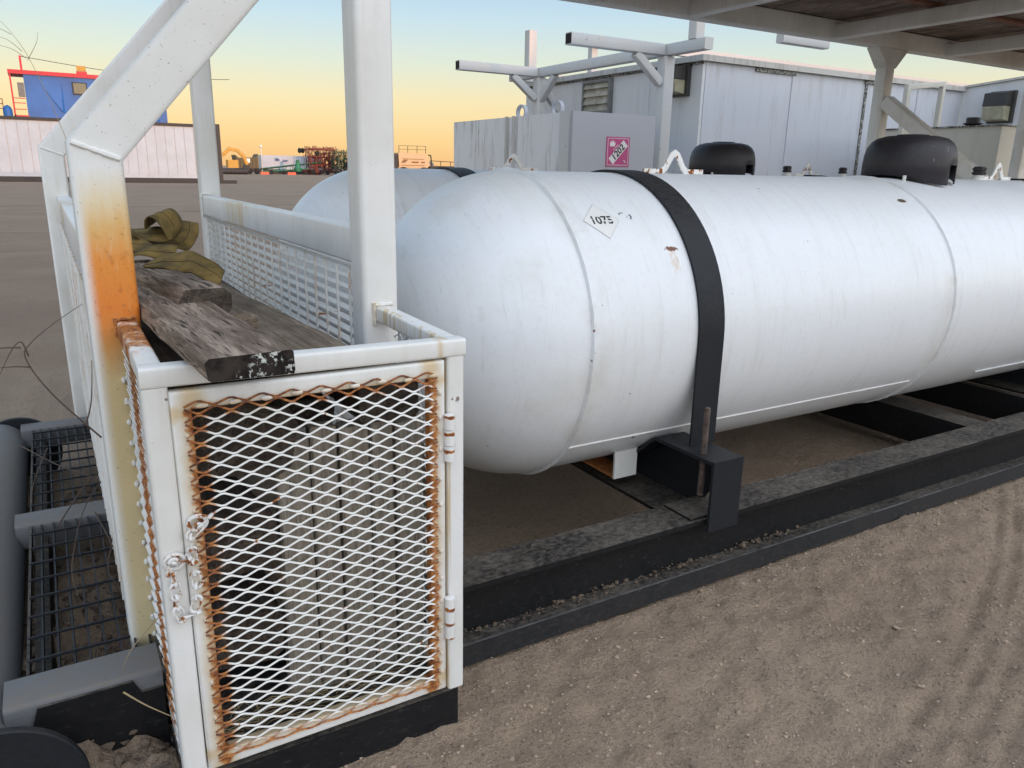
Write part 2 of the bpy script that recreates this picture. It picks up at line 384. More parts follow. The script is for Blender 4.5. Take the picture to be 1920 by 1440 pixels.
def tank_mat():
    g = G('tank_white_enamel'); x, y, z = g.xyz()
    c = (0.77, 0.785, 0.80)
    d = g.mx_(g.ss(g.noise(2.2, 6, 0.62), 0.45, 0.68), g.mul(g.ss(z, 1.10, 1.30), g.ss(g.noise(5, 5), 0.3, 0.6))); head = g.sub(1.0, g.ss(x, 1.15, 1.6))
    col = g.mix(g.mul(d, g.add(0.12, g.mul(head, 0.33))), c, (0.60, 0.58, 0.50))
    st = g.ss(g.noise(9, 5, 0.65, g.sc(g.pos, 5, 1, 0.45)), 0.58, 0.74)
    col = g.mix(g.mul(st, 0.22), col, (0.46, 0.44, 0.38))
    sc_ = g.ss(g.noise(16, 3, 0.5, g.sc(g.pos, 9, 0.7, 0.5), 1.5), 0.70, 0.73)
    col = g.mix(g.mul(sc_, 0.25), col, (0.30, 0.28, 0.26))
    # grime beside the seams
    for sx in (1.335, 3.15):
        k = g.mul(g.sub(1.0, g.ss(g.m_('ABSOLUTE', g.sub(x, sx)), 0.0, 0.10)), g.ss(g.noise(7, 4), 0.45, 0.7))
        col = g.mix(g.mul(k, 0.35), col, (0.50, 0.46, 0.36))
    dr = g.ss(g.noise(1.0, 6, 0.75, g.sc(g.pos, 26, 1.5, 2.2)), 0.50, 0.72); col = g.mix(g.mul(dr, 0.16), col, (0.40, 0.38, 0.34))
    dust_ = g.ss(g.noise(55, 5, 0.75), 0.50, 0.70); col = g.mix(g.mul(dust_, 0.14), col, (0.48, 0.45, 0.40))
    # specks of bare rusty steel
    spk = g.ss(g.add(g.noise(42, 2, 0.5), g.mul(g.noise(5, 2), 0.3)), 0.955, 0.965)
    col = g.mix(g.mul(spk, 0.8), col, (0.10, 0.05, 0.03))
    # one bare scar above the strap with a run below it, an oval scar by the second seam, chips on the first seam
    n = g.mul(g.sub(g.noise(45, 4, 0.7), 0.5), 0.05)
    s1 = g.sub(1.0, g.ss(g.add(g.dist((1.677, 1.84, 1.072), 0.75, 1.2, 2.4), n), 0.016, 0.020))
    run = g.mul(g.mul(band(g, x, 1.662, 1.692, 0.008), band(g, z, 1.005, 1.07, 0.02)), g.mul(g.sub(1.0, g.ss(y, 1.9, 1.95)), g.ss(g.noise(90, 2, 0.5, g.sc(g.pos, 1, 1, 0.03)), 0.3, 0.7)))
    col = g.mix(g.mul(run, 0.6), col, (0.60, 0.36, 0.14)); col = g.mix(s1, col, (0.16, 0.05, 0.02))
    s2 = g.sub(1.0, g.ss(g.add(g.dist((3.04, 1.976, 1.209), 0.7, 1.6, 1.6), g.mul(n, 0.25)), 0.018, 0.021)); col = g.mix(s2, col, (0.12, 0.08, 0.05))
    s3 = g.mul(g.sub(1.0, g.ss(g.m_('ABSOLUTE', g.sub(x, 1.325)), 0.006, 0.012)), g.mul(band(g, z, 0.66, 0.90, 0.03), g.mul(g.ss(g.noise(60, 3), 0.63, 0.66), g.sub(1.0, g.ss(y, 1.95, 2.0)))))
    col = g.mix(s3, col, (0.14, 0.06, 0.03))
    sm = g.mul(g.sub(1.0, g.ss(g.add(g.dist((1.02, 1.84, 0.92), 4.0, 1.0, 0.8), g.mul(n, 1.2)), 0.03, 0.06)), g.ss(g.noise(30, 3), 0.3, 0.6)); col = g.mix(g.mul(sm, 0.5), col, (0.40, 0.35, 0.26))
    g.bump(g.add(g.mul(g.noise(260, 2), 0.35), g.noise(5, 2)), 0.08, 0.006)
    return g.done(col, g.add(0.30, g.mul(d, 0.15)), 0, 0.5)
M['tank'] = tank_mat()
def black_steel(name, dust=0.5, rough=0.55, c=(0.007, 0.0075, 0.009)):
    g = G(name); n = g.node('ShaderNodeNewGeometry').outputs['Normal']; nz = g.xyz(n)[2]
    d = g.add(g.mul(g.ss(g.noise(4, 4, 0.6), 0.35, 0.65), 0.30), g.mul(g.ss(g.noise(75, 8, 0.8, g.sc(g.pos, 0.6, 1, 1)), 0.38, 0.62), 0.60)); up = g.ss(nz, 0.2, 0.9, 0.05, 1.0)
    col = g.mix(g.mul(g.mul(d, up), dust), c, (0.20, 0.172, 0.14))
    col = g.mix(g.mul(g.ss(g.noise(45, 5, 0.7), 0.60, 0.72), dust * 0.25), col, (0.19, 0.16, 0.13))
    scr = g.ss(g.noise(28, 4, 0.6, g.sc(g.pos, 1, 5, 5)), 0.58, 0.75); col = g.mix(g.mul(scr, dust * 0.3), col, (0.10, 0.10, 0.105))
    g.bump(g.noise(60, 5, 0.65), 0.25, 0.004)
    return g.done(col, g.add(rough, g.mul(d, 0.25)), 0, 0.22)
M['black'] = black_steel('black_skid_paint', 0.8)
M['black_clean'] = black_steel('black_strap_paint', 0.15, 0.42, (0.016, 0.018, 0.022))
M['pipe'] = black_steel('worn_grey_pipe', 1.0, 0.50, (0.165, 0.17, 0.178))
def dome_mat():
    g = G('plastic_dome'); sc1 = g.ss(g.noise(26, 3, 0.5, g.sc(g.pos, 1, 1, 0.35), 1.0), 0.68, 0.72)
    col = g.mix(g.ss(g.noise(3, 3), 0.3, 0.7), (0.018, 0.016, 0.020), (0.032, 0.029, 0.034)); col = g.mix(g.mul(sc1, 0.5), col, (0.35, 0.33, 0.30))
    col = g.mix(g.mul(g.ss(g.noise(45, 5, 0.7), 0.55, 0.7), 0.25), col, (0.10, 0.085, 0.07))
    return g.done(col, g.add(0.38, g.mul(g.noise(8, 4), 0.2)), 0, 0.4)
M['dome'] = dome_mat()
M['rubber'] = simple('black_rubber', (0.015, 0.015, 0.015), 0.8)
M['red_scar'] = simple('worn_red_primer', (0.07, 0.03, 0.03), 0.6)
M['wood_grey'] = wood('weathered_grey_timber', (0.155, 0.11, 0.08), (0.43, 0.335, 0.26), 0.9)
M['wood_dark'] = wood('dark_old_timber', (0.05, 0.038, 0.03), (0.12, 0.095, 0.075), 0.7)
M['wood_brown'] = wood('brown_plank', (0.16, 0.12, 0.085), (0.27, 0.215, 0.16), 0.3)
M['wood_board'] = wood('grey_upright_board', (0.27, 0.235, 0.185), (0.40, 0.355, 0.29), 0.25, 'Z')
M['deck_wood'] = wood('dark_deck_underside', (0.20, 0.14, 0.11), (0.40, 0.32, 0.27), 0.6)
M['red_wood'] = simple('reddish_stringer', (0.22, 0.10, 0.06), 0.8)
def endgrain():
    g = G('timber_end_with_lichen'); v = g.pos
    col = g.mix(g.ss(g.noise(30, 5, 0.7), 0.35, 0.65), (0.014, 0.011, 0.010), (0.045, 0.036, 0.03))
    x = g.xyz()[0]
    li = g.mul(g.ss(g.noise(75, 4, 0.7), 0.54, 0.58), g.ss(g.add(g.noise(16, 3), g.mul(x, 2.2)), 1.04, 1.16))
    col = g.mix(li, col, (0.55, 0.56, 0.52)); g.bump(g.noise(70, 4), 0.5, 0.003)
    return g.done(col, 0.9, 0, 0.15)
M['endgrain'] = endgrain()
def strap_mat():
    g = G('olive_webbing'); v = g.loc
    n = g.noise(400, 2); d = g.ss(g.noise(14, 5, 0.65), 0.35, 0.7)
    col = g.mix(d, (0.235, 0.155, 0.045), (0.10, 0.072, 0.03)); g.bump(n, 0.3, 0.001)
    return g.done(col, 0.8, 0, 0.2)
M['strap'] = strap_mat(); M['strap_line'] = simple('dark_stitch', (0.03, 0.02, 0.008), 0.9)
M['moss'] = simple('dark_moss', (0.035, 0.035, 0.012), 0.95, 0, 0.6, 60, 0.6)
M['twig'] = simple('dry_brown_twig', (0.10, 0.07, 0.055), 0.9)
M['straw'] = simple('pale_dry_straw', (0.42, 0.32, 0.18), 0.8)
M['ink'] = simple('black_ink', (0.012, 0.012, 0.014), 0.5)
M['pink'] = simple('magenta_placard', (0.50, 0.075, 0.22), 0.4, 0, 0.05)
M['wprint'] = simple('white_print', (0.78, 0.76, 0.74), 0.4, 0, 0.05)
M['label'] = simple('faded_label', (0.74, 0.735, 0.70), 0.5, 0, 0.05)
def ground_mat():
    g = G('packed_gravelly_dirt')
    big = g.noise(0.7, 5, 0.6); mid = g.noise(6, 6, 0.6); fine = g.noise(55, 5, 0.7); vf = g.noise(150, 4, 0.8)
    col = g.mix(g.ss(big, 0.35, 0.65), (0.41, 0.298, 0.210), (0.51, 0.378, 0.268))
    col = g.mix(g.mul(g.ss(mid, 0.42, 0.62), 0.35), col, (0.40, 0.305, 0.225))
    col = g.mix(g.mul(g.ss(fine, 0.50, 0.70), 0.45), col, (0.15, 0.11, 0.08))
    col = g.mix(g.mul(g.ss(vf, 0.54, 0.66), 0.50), col, (0.46, 0.39, 0.32))
    col = g.mix(g.mul(g.sub(1.0, g.ss(vf, 0.34, 0.46)), 0.55), col, (0.16, 0.115, 0.083)); peb = g.voro(70); pm = g.mul(g.sub(1.0, g.ss(peb, 0.12, 0.25)), g.ss(g.noise(40, 2), 0.5, 0.62)); col = g.mix(g.mul(pm, 0.6), col, (0.38, 0.34, 0.29))
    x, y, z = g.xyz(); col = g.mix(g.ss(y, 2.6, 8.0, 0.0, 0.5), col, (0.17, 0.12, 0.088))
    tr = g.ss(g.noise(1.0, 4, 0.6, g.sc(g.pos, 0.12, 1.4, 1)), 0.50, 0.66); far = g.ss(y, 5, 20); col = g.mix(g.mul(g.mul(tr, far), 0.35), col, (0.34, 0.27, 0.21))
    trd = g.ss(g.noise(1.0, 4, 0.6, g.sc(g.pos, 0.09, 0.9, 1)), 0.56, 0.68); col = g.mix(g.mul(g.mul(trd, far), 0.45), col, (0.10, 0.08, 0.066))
    h = g.add(g.mul(mid, 0.8), g.add(g.mul(fine, 0.55), g.add(g.mul(vf, 0.18), g.mul(pm, 0.25))))
    g.bump(h, 1.0, 0.045)
    return g.done(col, 0.92, 0, 0.2)
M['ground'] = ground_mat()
M['stone'] = simple('pale_gravel', (0.33, 0.255, 0.19), 0.85, 0, 0.5, 40)
M['crumb'] = simple('dry_dirt_crumbs', (0.36, 0.265, 0.19), 0.95, 0, 0.35, 30)
M['edge'] = simple('worn_steel_edge', (0.10, 0.10, 0.10), 0.6, 0, 0.5, 9)
M['dirtdark'] = simple('dark_caked_dirt', (0.12, 0.088, 0.062), 0.95, 0, 0.4, 30)
M['clod'] = simple('dirt_clods', (0.15, 0.11, 0.08), 0.95, 0, 0.3, 30, 0.4)
def streaky(name, c, k=0.7):
    g = G(name); z = g.xyz()[2]
    s1 = g.ss(g.noise(9, 5, 0.75, g.sc(g.pos, 1, 1, 0.10)), 0.50, 0.66)
    s2 = g.ss(g.noise(34, 4, 0.8, g.sc(g.pos, 1, 1, 0.30)), 0.56, 0.70)
    s3 = g.ss(g.noise(2.5, 3, 0.6), 0.40, 0.60)
    col = g.mix(g.mul(s1, 0.60 * k), c, (0.30, 0.28, 0.235)); col = g.mix(g.mul(g.mul(g.mul(s1, s2), s3), 1.0 * k), col, (0.05, 0.046, 0.038))
    rs = g.ss(g.noise(13, 4, 0.7, g.sc(g.pos, 1, 1, 0.25)), 0.66, 0.74); col = g.mix(g.mul(rs, 0.5 * k), col, (0.30, 0.15, 0.07))
    col = g.mix(g.mul(g.ss(g.noise(1.2, 3), 0.5, 0.7), 0.15), col, (0.5, 0.47, 0.42))
    g.bump(g.noise(1.3, 2), 0.15, 0.03)
    return g.done(col, 0.5)
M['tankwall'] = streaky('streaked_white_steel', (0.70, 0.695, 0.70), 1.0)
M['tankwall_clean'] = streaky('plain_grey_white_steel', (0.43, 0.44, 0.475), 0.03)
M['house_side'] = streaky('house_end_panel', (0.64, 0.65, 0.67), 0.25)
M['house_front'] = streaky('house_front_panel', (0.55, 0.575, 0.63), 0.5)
M['trim'] = streaky('roof_trim', (0.50, 0.49, 0.46), 1.0)
M['mildew'] = (lambda g: g.done(g.mix(g.ss(g.noise(40, 5, 0.8), 0.40, 0.56), (0.46, 0.46, 0.44), (0.045, 0.045, 0.03)), 0.9))(G('mildew_stained_strip'))
M['cream'] = streaky('cream_steel', (0.62, 0.59, 0.50), 0.2)
M['lampbody'] = simple('dark_lamp_housing', (0.04, 0.038, 0.036), 0.5)
M['lens'] = simple('cloudy_lens', (0.34, 0.32, 0.22), 0.25, 0, 0.2)
M['louvre_frame'] = simple('grey_louvre_frame', (0.17, 0.175, 0.17), 0.6)
M['louvre'] = simple('dusty_louvre_slat', (0.36, 0.34, 0.28), 0.6, 0, 0.3)
M['rack'] = white_paint('rack_paint', (0.52, 0.53, 0.54), 0.3, 0.9, rustmask=lambda g: g.mul(g.ss(g.noise(6, 5, 0.7), 0.70, 0.78), 0.8), chips=0.76)
M['dark'] = simple('hollow_shade', (0.015, 0.012, 0.01), 0.9)  # near-black colour for the shade inside hollow tubes
M['cont'] = simple('white_container_panel', (0.43, 0.50, 0.575), 0.5, 0, 0.06, 1.0)
M['cont_line'] = simple('container_joint', (0.50, 0.49, 0.49), 0.6)
M['blue'] = simple('blue_panel', (0.018, 0.125, 0.40), 0.5, 0, 0.2, 0.5)
M['redp'] = simple('red_paint', (0.55, 0.02, 0.04), 0.5)
M['redm'] = simple('implement_red', (0.15, 0.012, 0.012), 0.5)
M['green'] = simple('implement_green', (0.018, 0.075, 0.03), 0.5)
M['greenb'] = simple('conveyor_green', (0.03, 0.20, 0.10), 0.5)
M['yellow'] = simple('machine_yellow', (0.55, 0.30, 0.05), 0.6)
M['brownbox'] = simple('dull_olive_steel', (0.13, 0.10, 0.05), 0.7)
M['cart'] = simple('cart_cream', (0.62, 0.42, 0.24), 0.5)
M['barrier'] = simple('orange_red_barrier', (0.80, 0.12, 0.06), 0.5)
M['glass'] = simple('dusty_window', (0.16, 0.16, 0.11), 0.15)
M['darksteel'] = simple('dark_steel', (0.03, 0.03, 0.032), 0.6)
def dead(): 
    g = G('pole_lamp_globe'); return g.done((0.85, 0.82, 0.75), 0.3)
M['globe'] = dead()

# ================================================================ GROUND
def axis_pts(lo, fine0, fine1, hi, step, grow=1.22):
    p = list(np.arange(fine0, fine1, step)); d = step; x = fine1
    while x < hi: p.append(x); d *= grow; x += d
    p.append(hi); d = step; x = fine0 - d*grow; q = []
    while x > lo: q.append(x); d *= grow; x -= d
    q.append(lo); return np.array(sorted(q) + p)
gx = axis_pts(-1500, -1.2, 4.6, 1500, 0.022); gy = axis_pts(-1500, 0.4, 4.4, 1500, 0.022)
rng = np.random.default_rng(3)
def vnoise(x, y, s, seed):
    r = np.random.default_rng(seed).random((128, 128)); xs = x*s; ys = y*s
    xi = np.floor(xs).astype(int); yi = np.floor(ys).astype(int); fx = xs-xi; fy = ys-yi
    fx = fx*fx*(3-2*fx); fy = fy*fy*(3-2*fy); g = lambda a, b: r[a % 128, b % 128]
    return (g(xi, yi)*(1-fx)+g(xi+1, yi)*fx)*(1-fy)+(g(xi, yi+1)*(1-fx)+g(xi+1, yi+1)*fx)*fy - 0.5
RX = lambda X: 0.817+0.22*(X-1.48)+0.085*np.clip(X-1.48, -0.8, 3)**2
def gheight(X, Y):
    near = np.exp(-((X-1.5)/6.0)**2-((Y-2)/6.0)**2)
    Z = near*(vnoise(X, Y, 2.1, 1)*0.026+vnoise(X, Y, 7, 2)*0.016+vnoise(X, Y, 19, 4)*0.018+np.maximum(vnoise(X, Y, 31, 5)-0.1, 0)*0.040)
    lump = 0.13*np.exp(-((X+0.02)/0.22)**2-((Y-1.98)/0.42)**2)+0.10*np.exp(-((X-0.0)/0.25)**2-((Y-2.95)/0.35)**2)+0.055*np.exp(-((X-0.0)/0.22)**2-((Y-1.45)/0.16)**2)
    Z = Z+lump*(1+1.6*vnoise(X, Y, 16, 7)+0.9*vnoise(X, Y, 34, 8))
    # tyre ruts passing the right foreground
    cv = (RX(X)-Y)*0.93
    for k in range(4):
        Z = Z-0.022*np.exp(-((cv-0.062*k)/0.013)**2)*near*(0.6+vnoise(X, Y, 5, 9+k))
    lug = 0.013*np.sin((X*0.94+Y*0.35)*2*PI/0.055+6*vnoise(X, Y, 3, 21))*np.exp(-((cv-0.36)/0.10)**2)*near; Z = Z+lug
    flat = (Y > 1.60) & (Y < 4.3) & (X > 0.45) ; Z = np.where(flat, Z*0.55+0.0, Z)
    return Z-0.008
GX, GY = np.meshgrid(gx, gy, indexing='ij'); GZ = gheight(GX, GY)
nv = GX.size; verts = np.stack([GX, GY, GZ], -1).reshape(-1, 3); ny = len(gy)
ii, jj = np.meshgrid(np.arange(len(gx)-1), np.arange(ny-1), indexing='ij'); a = (ii*ny+jj).ravel()
faces = np.stack([a, a+ny, a+ny+1, a+1], -1)
me = bpy.data.meshes.new('ground'); me.vertices.add(nv); me.vertices.foreach_set('co', verts.ravel())
me.loops.add(faces.size); me.loops.foreach_set('vertex_index', faces.ravel().astype(np.int32))
me.polygons.add(len(faces)); me.polygons.foreach_set('loop_start', np.arange(0, faces.size, 4, dtype=np.int32)); me.update(calc_edges=True)
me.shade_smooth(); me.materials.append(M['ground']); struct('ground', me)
def gz(x, y): return float(gheight(np.array([x]), np.array([y]))[0])

def scatter(name, mat, pts, label):
    b = B(); bm = bmesh.new(); bmesh.ops.create_icosphere(bm, subdivisions=1, radius=1.0); base = [v.co.copy() for v in bm.verts]; fs = [tuple(v.index for v in f.verts) for f in bm.faces]; bm.free()
    rr = random.Random(5)
    for x, y, r in pts:
        k = len(b.v); z = gz(x, y) + r*0.2; sx, sy, sz = rr.uniform(0.7, 1.4), rr.uniform(0.7, 1.3), rr.uniform(0.4, 0.8); a_ = rr.uniform(0, PI); ca, sa = math.cos(a_), math.sin(a_)
        for q in base:
            j = rr.uniform(0.75, 1.2); px, py, pz = q.x*sx*r*j, q.y*sy*r*j, q.z*sz*r*j
            b.v.append((x+px*ca-py*sa, y+px*sa+py*ca, z+pz))
        b.f += [tuple(k+i for i in f) for f in fs]
    o = link(bpy.data.objects.new(name, b.mesh(name, mat, (0, 0, 0), False))); o['kind'] = 'stuff'; o['label'] = label; o['category'] = 'gravel'; return o
rr = random.Random(11); pts = []
while len(pts) < 9500:
    x = rr.uniform(0.3, 4.6); y = rr.uniform(0.5, 1.75)+max(0, x-3)*0.1
    if vnoise(np.array([x]), np.array([y]), 1.7, 33)[0]+rr.random()*0.8 < 0.25: continue
    pts.append((x, y, abs(rr.gauss(0, 1))*0.0017+0.0011))
for k in range(28): pts.append((rr.uniform(0.7, 3.5), rr.uniform(0.6, 1.6), rr.uniform(0.006, 0.010)))
scatter('gravel', M['stone'], pts, 'small pale stones scattered over the packed dirt in front of the skid')
pts = []
for k in range(2200):
    x = rr.uniform(0.4, 4.6); y = rr.uniform(0.5, 1.60)+max(0, x-3)*0.1
    if vnoise(np.array([x]), np.array([y]), 2.3, 41)[0]+rr.random()*0.7 < 0.25: continue
    pts.append((x, y, abs(rr.gauss(0, 1))*0.0026+0.0018))
o = scatter('dirt_crumbs', M['crumb'], pts, 'small dry dirt crumbs lying over the packed ground'); o['category'] = 'dirt'
pts = []
for k in range(900):
    cx, cy = rr.choice(((0.0, 1.98), (0.0, 2.95), (0.03, 1.45), (0.0, 2.3)))
    pts.append((rr.gauss(cx, 0.10), rr.gauss(cy, 0.16), abs(rr.gauss(0, 1))*0.007+0.003))
o = scatter('dirt_clods', M['clod'], pts, 'crumbly brown dirt clods under the grating at the skid end'); o['category'] = 'dirt'

# ================================================================ SKID
skid = thing('steel_skid', 'long black steel skid base on the dirt carrying both white tanks', 'skid', (0, 2.9, 0))
def ibeam(y0, y1, x0, x1, out):
    yc = (y0+y1)/2; b = B(); t = 0.016
    b.box((x0, y0, 0.23-t), (x1, y1, 0.23)); b.box((x0, yc-0.02, 0.02), (x1, yc+0.02, 0.23-t))
    b.box((x0, y0, 0.02), (x1, y1, 0.055))
    # sloping outer lip of the runner
    s_ = -1 if out < 0 else 1; ye = y0 if out < 0 else y1
    b.prism([(x0, ye-0.0005*s_, 0.055), (x0, ye+s_*0.004, 0.055), (x0, ye+s_*0.022, 0.004), (x0, ye-0.0005*s_, 0.004)], (x1-x0, 0, 0))
    return b
part('side_beam', ibeam(1.62, 1.762, 0.10, 6.9, -1), M['black'], skid, False)
part('worn_edge', B().box((0.10, 1.6135, 0.0555), (6.9, 1.6195, 0.0575)), M['edge'], skid, False)
part('side_beam', ibeam(4.12, 4.262, 0.10, 6.9, 1), M['black'], skid, False)
for x0, x1 in ((3.53, 3.68), (4.29, 4.34), (5.3, 5.45), (6.2, 6.35)):
    part('crossmember', B().box((x0, 1.762, 0.05), (x1, 4.12, 0.205)), M['black'], skid, False)
def saddle(x0, x1):
    def top(y):
        z = 0.432
        for yc in (2.265, 3.61):
            d = y-yc
            if abs(d) < 0.522: z = min(z, 0.785-math.sqrt(0.522**2-d*d)-0.0)
        return max(z, 0.256)
    ys = [1.605+i*(4.275-1.605)/120 for i in range(121)]
    t = 0.012; b = B()
    # web on the far side, curved top plate, bottom ledge, end plates
    b.prism([(x1-t, y, top(y)) for y in ys] + [(x1-t, 4.10, 0.205), (x1-t, 1.77, 0.205), (x1-t, 1.765, 0.205)], (t, 0, 0))
    for i in range(120):
        a_, c_ = ys[i], ys[i+1]; za, zc = top(a_), top(c_)
        b.prism([(x0, a_, za-t), (x0, c_, zc-t), (x0, c_, zc), (x0, a_, za)], (x1-x0-t, 0, 0))
    p = part('saddle', b, M['black_clean'], skid, False)
    q = B().box((x0, 1.595, 0.195), (x1+0.001, 1.605, 0.433)); part('end_plate', q, M['black_clean'], p, False)
    part('ledge', B().box((x0-0.045, 1.63, 0.2315), (x1-0.013, 1.76, 0.238)).box((x0-0.045, 1.763, 0.195), (x1-0.013, 4.118, 0.207)), M['black'], p, False)
    for yb in (1.677, 4.19):
        prof = []; z = 0.0
        while z < 0.30: prof += [(z, 0.0105), (z+0.003, 0.0088)]; z += 0.006
        bo = B().lathe((x0+0.033, yb, 0.29), (0, 0, 1), prof, 12); part('threaded_rod', bo, M['rodrust'], p)
    return p
sad1 = saddle(1.70, 1.828); saddle(4.44, 4.568)
part('support_foot', B().box((1.72, 2.06, 0.205), (1.699, 2.061, 0.206)), M['white'], sad1, False)
# end pipe, end caps, end members and the floor grating at the near end
part('end_pipe', B().lathe((-0.282, 1.62, 0.14), (0, 1, 0), [(0, 0.105), (2.06, 0.105)], 40), M['pipe'], skid)
for y0 in (1.535, 3.69): part('pipe_cap', B().lathe((-0.215, y0, 0.10), (0, 1, 0), [(0, 0.155), (0.003, 0.158), (0.016, 0.158), (0.019, 0.155)], 48), M['black_clean'], skid)
for (y0, y1) in ((1.64, 1.755), (2.585, 2.69), (3.60, 3.69)):
    part('end_member', B().sweep([(-0.195, (y0+y1)/2, 0.19), (0.10, (y0+y1)/2, 0.19)], rrect(y1-y0, 0.085, 0.012), (0, 0, 1)), M['pipe'], skid)
part('nose_plate', B().prism([(-0.15, 1.632, 0.005), (-0.15, 1.632, 0.175), (-0.135, 1.632, 0.222), (0.04, 1.632, 0.222), (0.055, 1.632, 0.19), (0.10, 1.632, 0.19), (0.10, 1.632, 0.005)], (0, 0.007, 0)), M['black'], skid, False)
for y0, y1 in ((1.76, 2.58), (2.695, 3.595)):
    g_ = B().box((-0.156, y0, 0.195), (-0.150, y1, 0.226))
    pan = part('floor_grating', g_, M['black'], skid, False)
    k = 0; x = -0.125; first = None
    while x < 0.10:
        q = B().box((x-0.0022, y0, 0.20), (x+0.0022, y1, 0.226))
        part('bearing_bar', q, M['black_clean'], pan, False); x += 0.031
    y = y0+0.05
    while y < y1:
        q = B().sweep([(-0.153+i*0.01, y, 0.2265+0.0008*(i % 2)) for i in range(26)], rect(0.006, 0.005), (0, 1, 0)); part('cross_rod', q, M['black_clean'], pan, False); y += 0.1
part('rust_scar', B().prism([(-0.125, 1.6385, 0.152), (-0.03, 1.6385, 0.150), (-0.01, 1.6385, 0.185), (-0.06, 1.6385, 0.205), (-0.13, 1.6385, 0.190)], (0, 0.001, 0)), M['red_scar'], skid, False)
part('inner_sill', B().box((-0.145, 1.76, 0.06), (-0.112, 3.6, 0.185)), M['black'], skid, False)

b = B(); rr8 = random.Random(31)
for k in range(300):
    c0 = rr8.choice((0.85, 1.15, 1.35, 1.62, 1.95, 2.1)); x = rr8.gauss(c0, 0.10); y = 1.672-abs(rr8.gauss(0, 0.014)); q = abs(rr8.gauss(0, 1))*0.0032+0.001
    b.ico((x, y, 0.055+q*0.5+max(0, 0.02-abs(x-c0)*0.2)*rr8.random()), q, k, 1, 0.3, (1.2, 1, 0.7))
for k in range(60): b.ico((rr8.uniform(0.9, 4.5), rr8.uniform(1.63, 1.75), 0.231 if rr8.random() < 0.5 else 0.056), rr8.uniform(0.0015, 0.004), k, 1, 0.3, (1.2, 1, 0.5))
o = part('caked_dirt', b, M['dirtdark'], skid, False); o['kind'] = 'stuff'
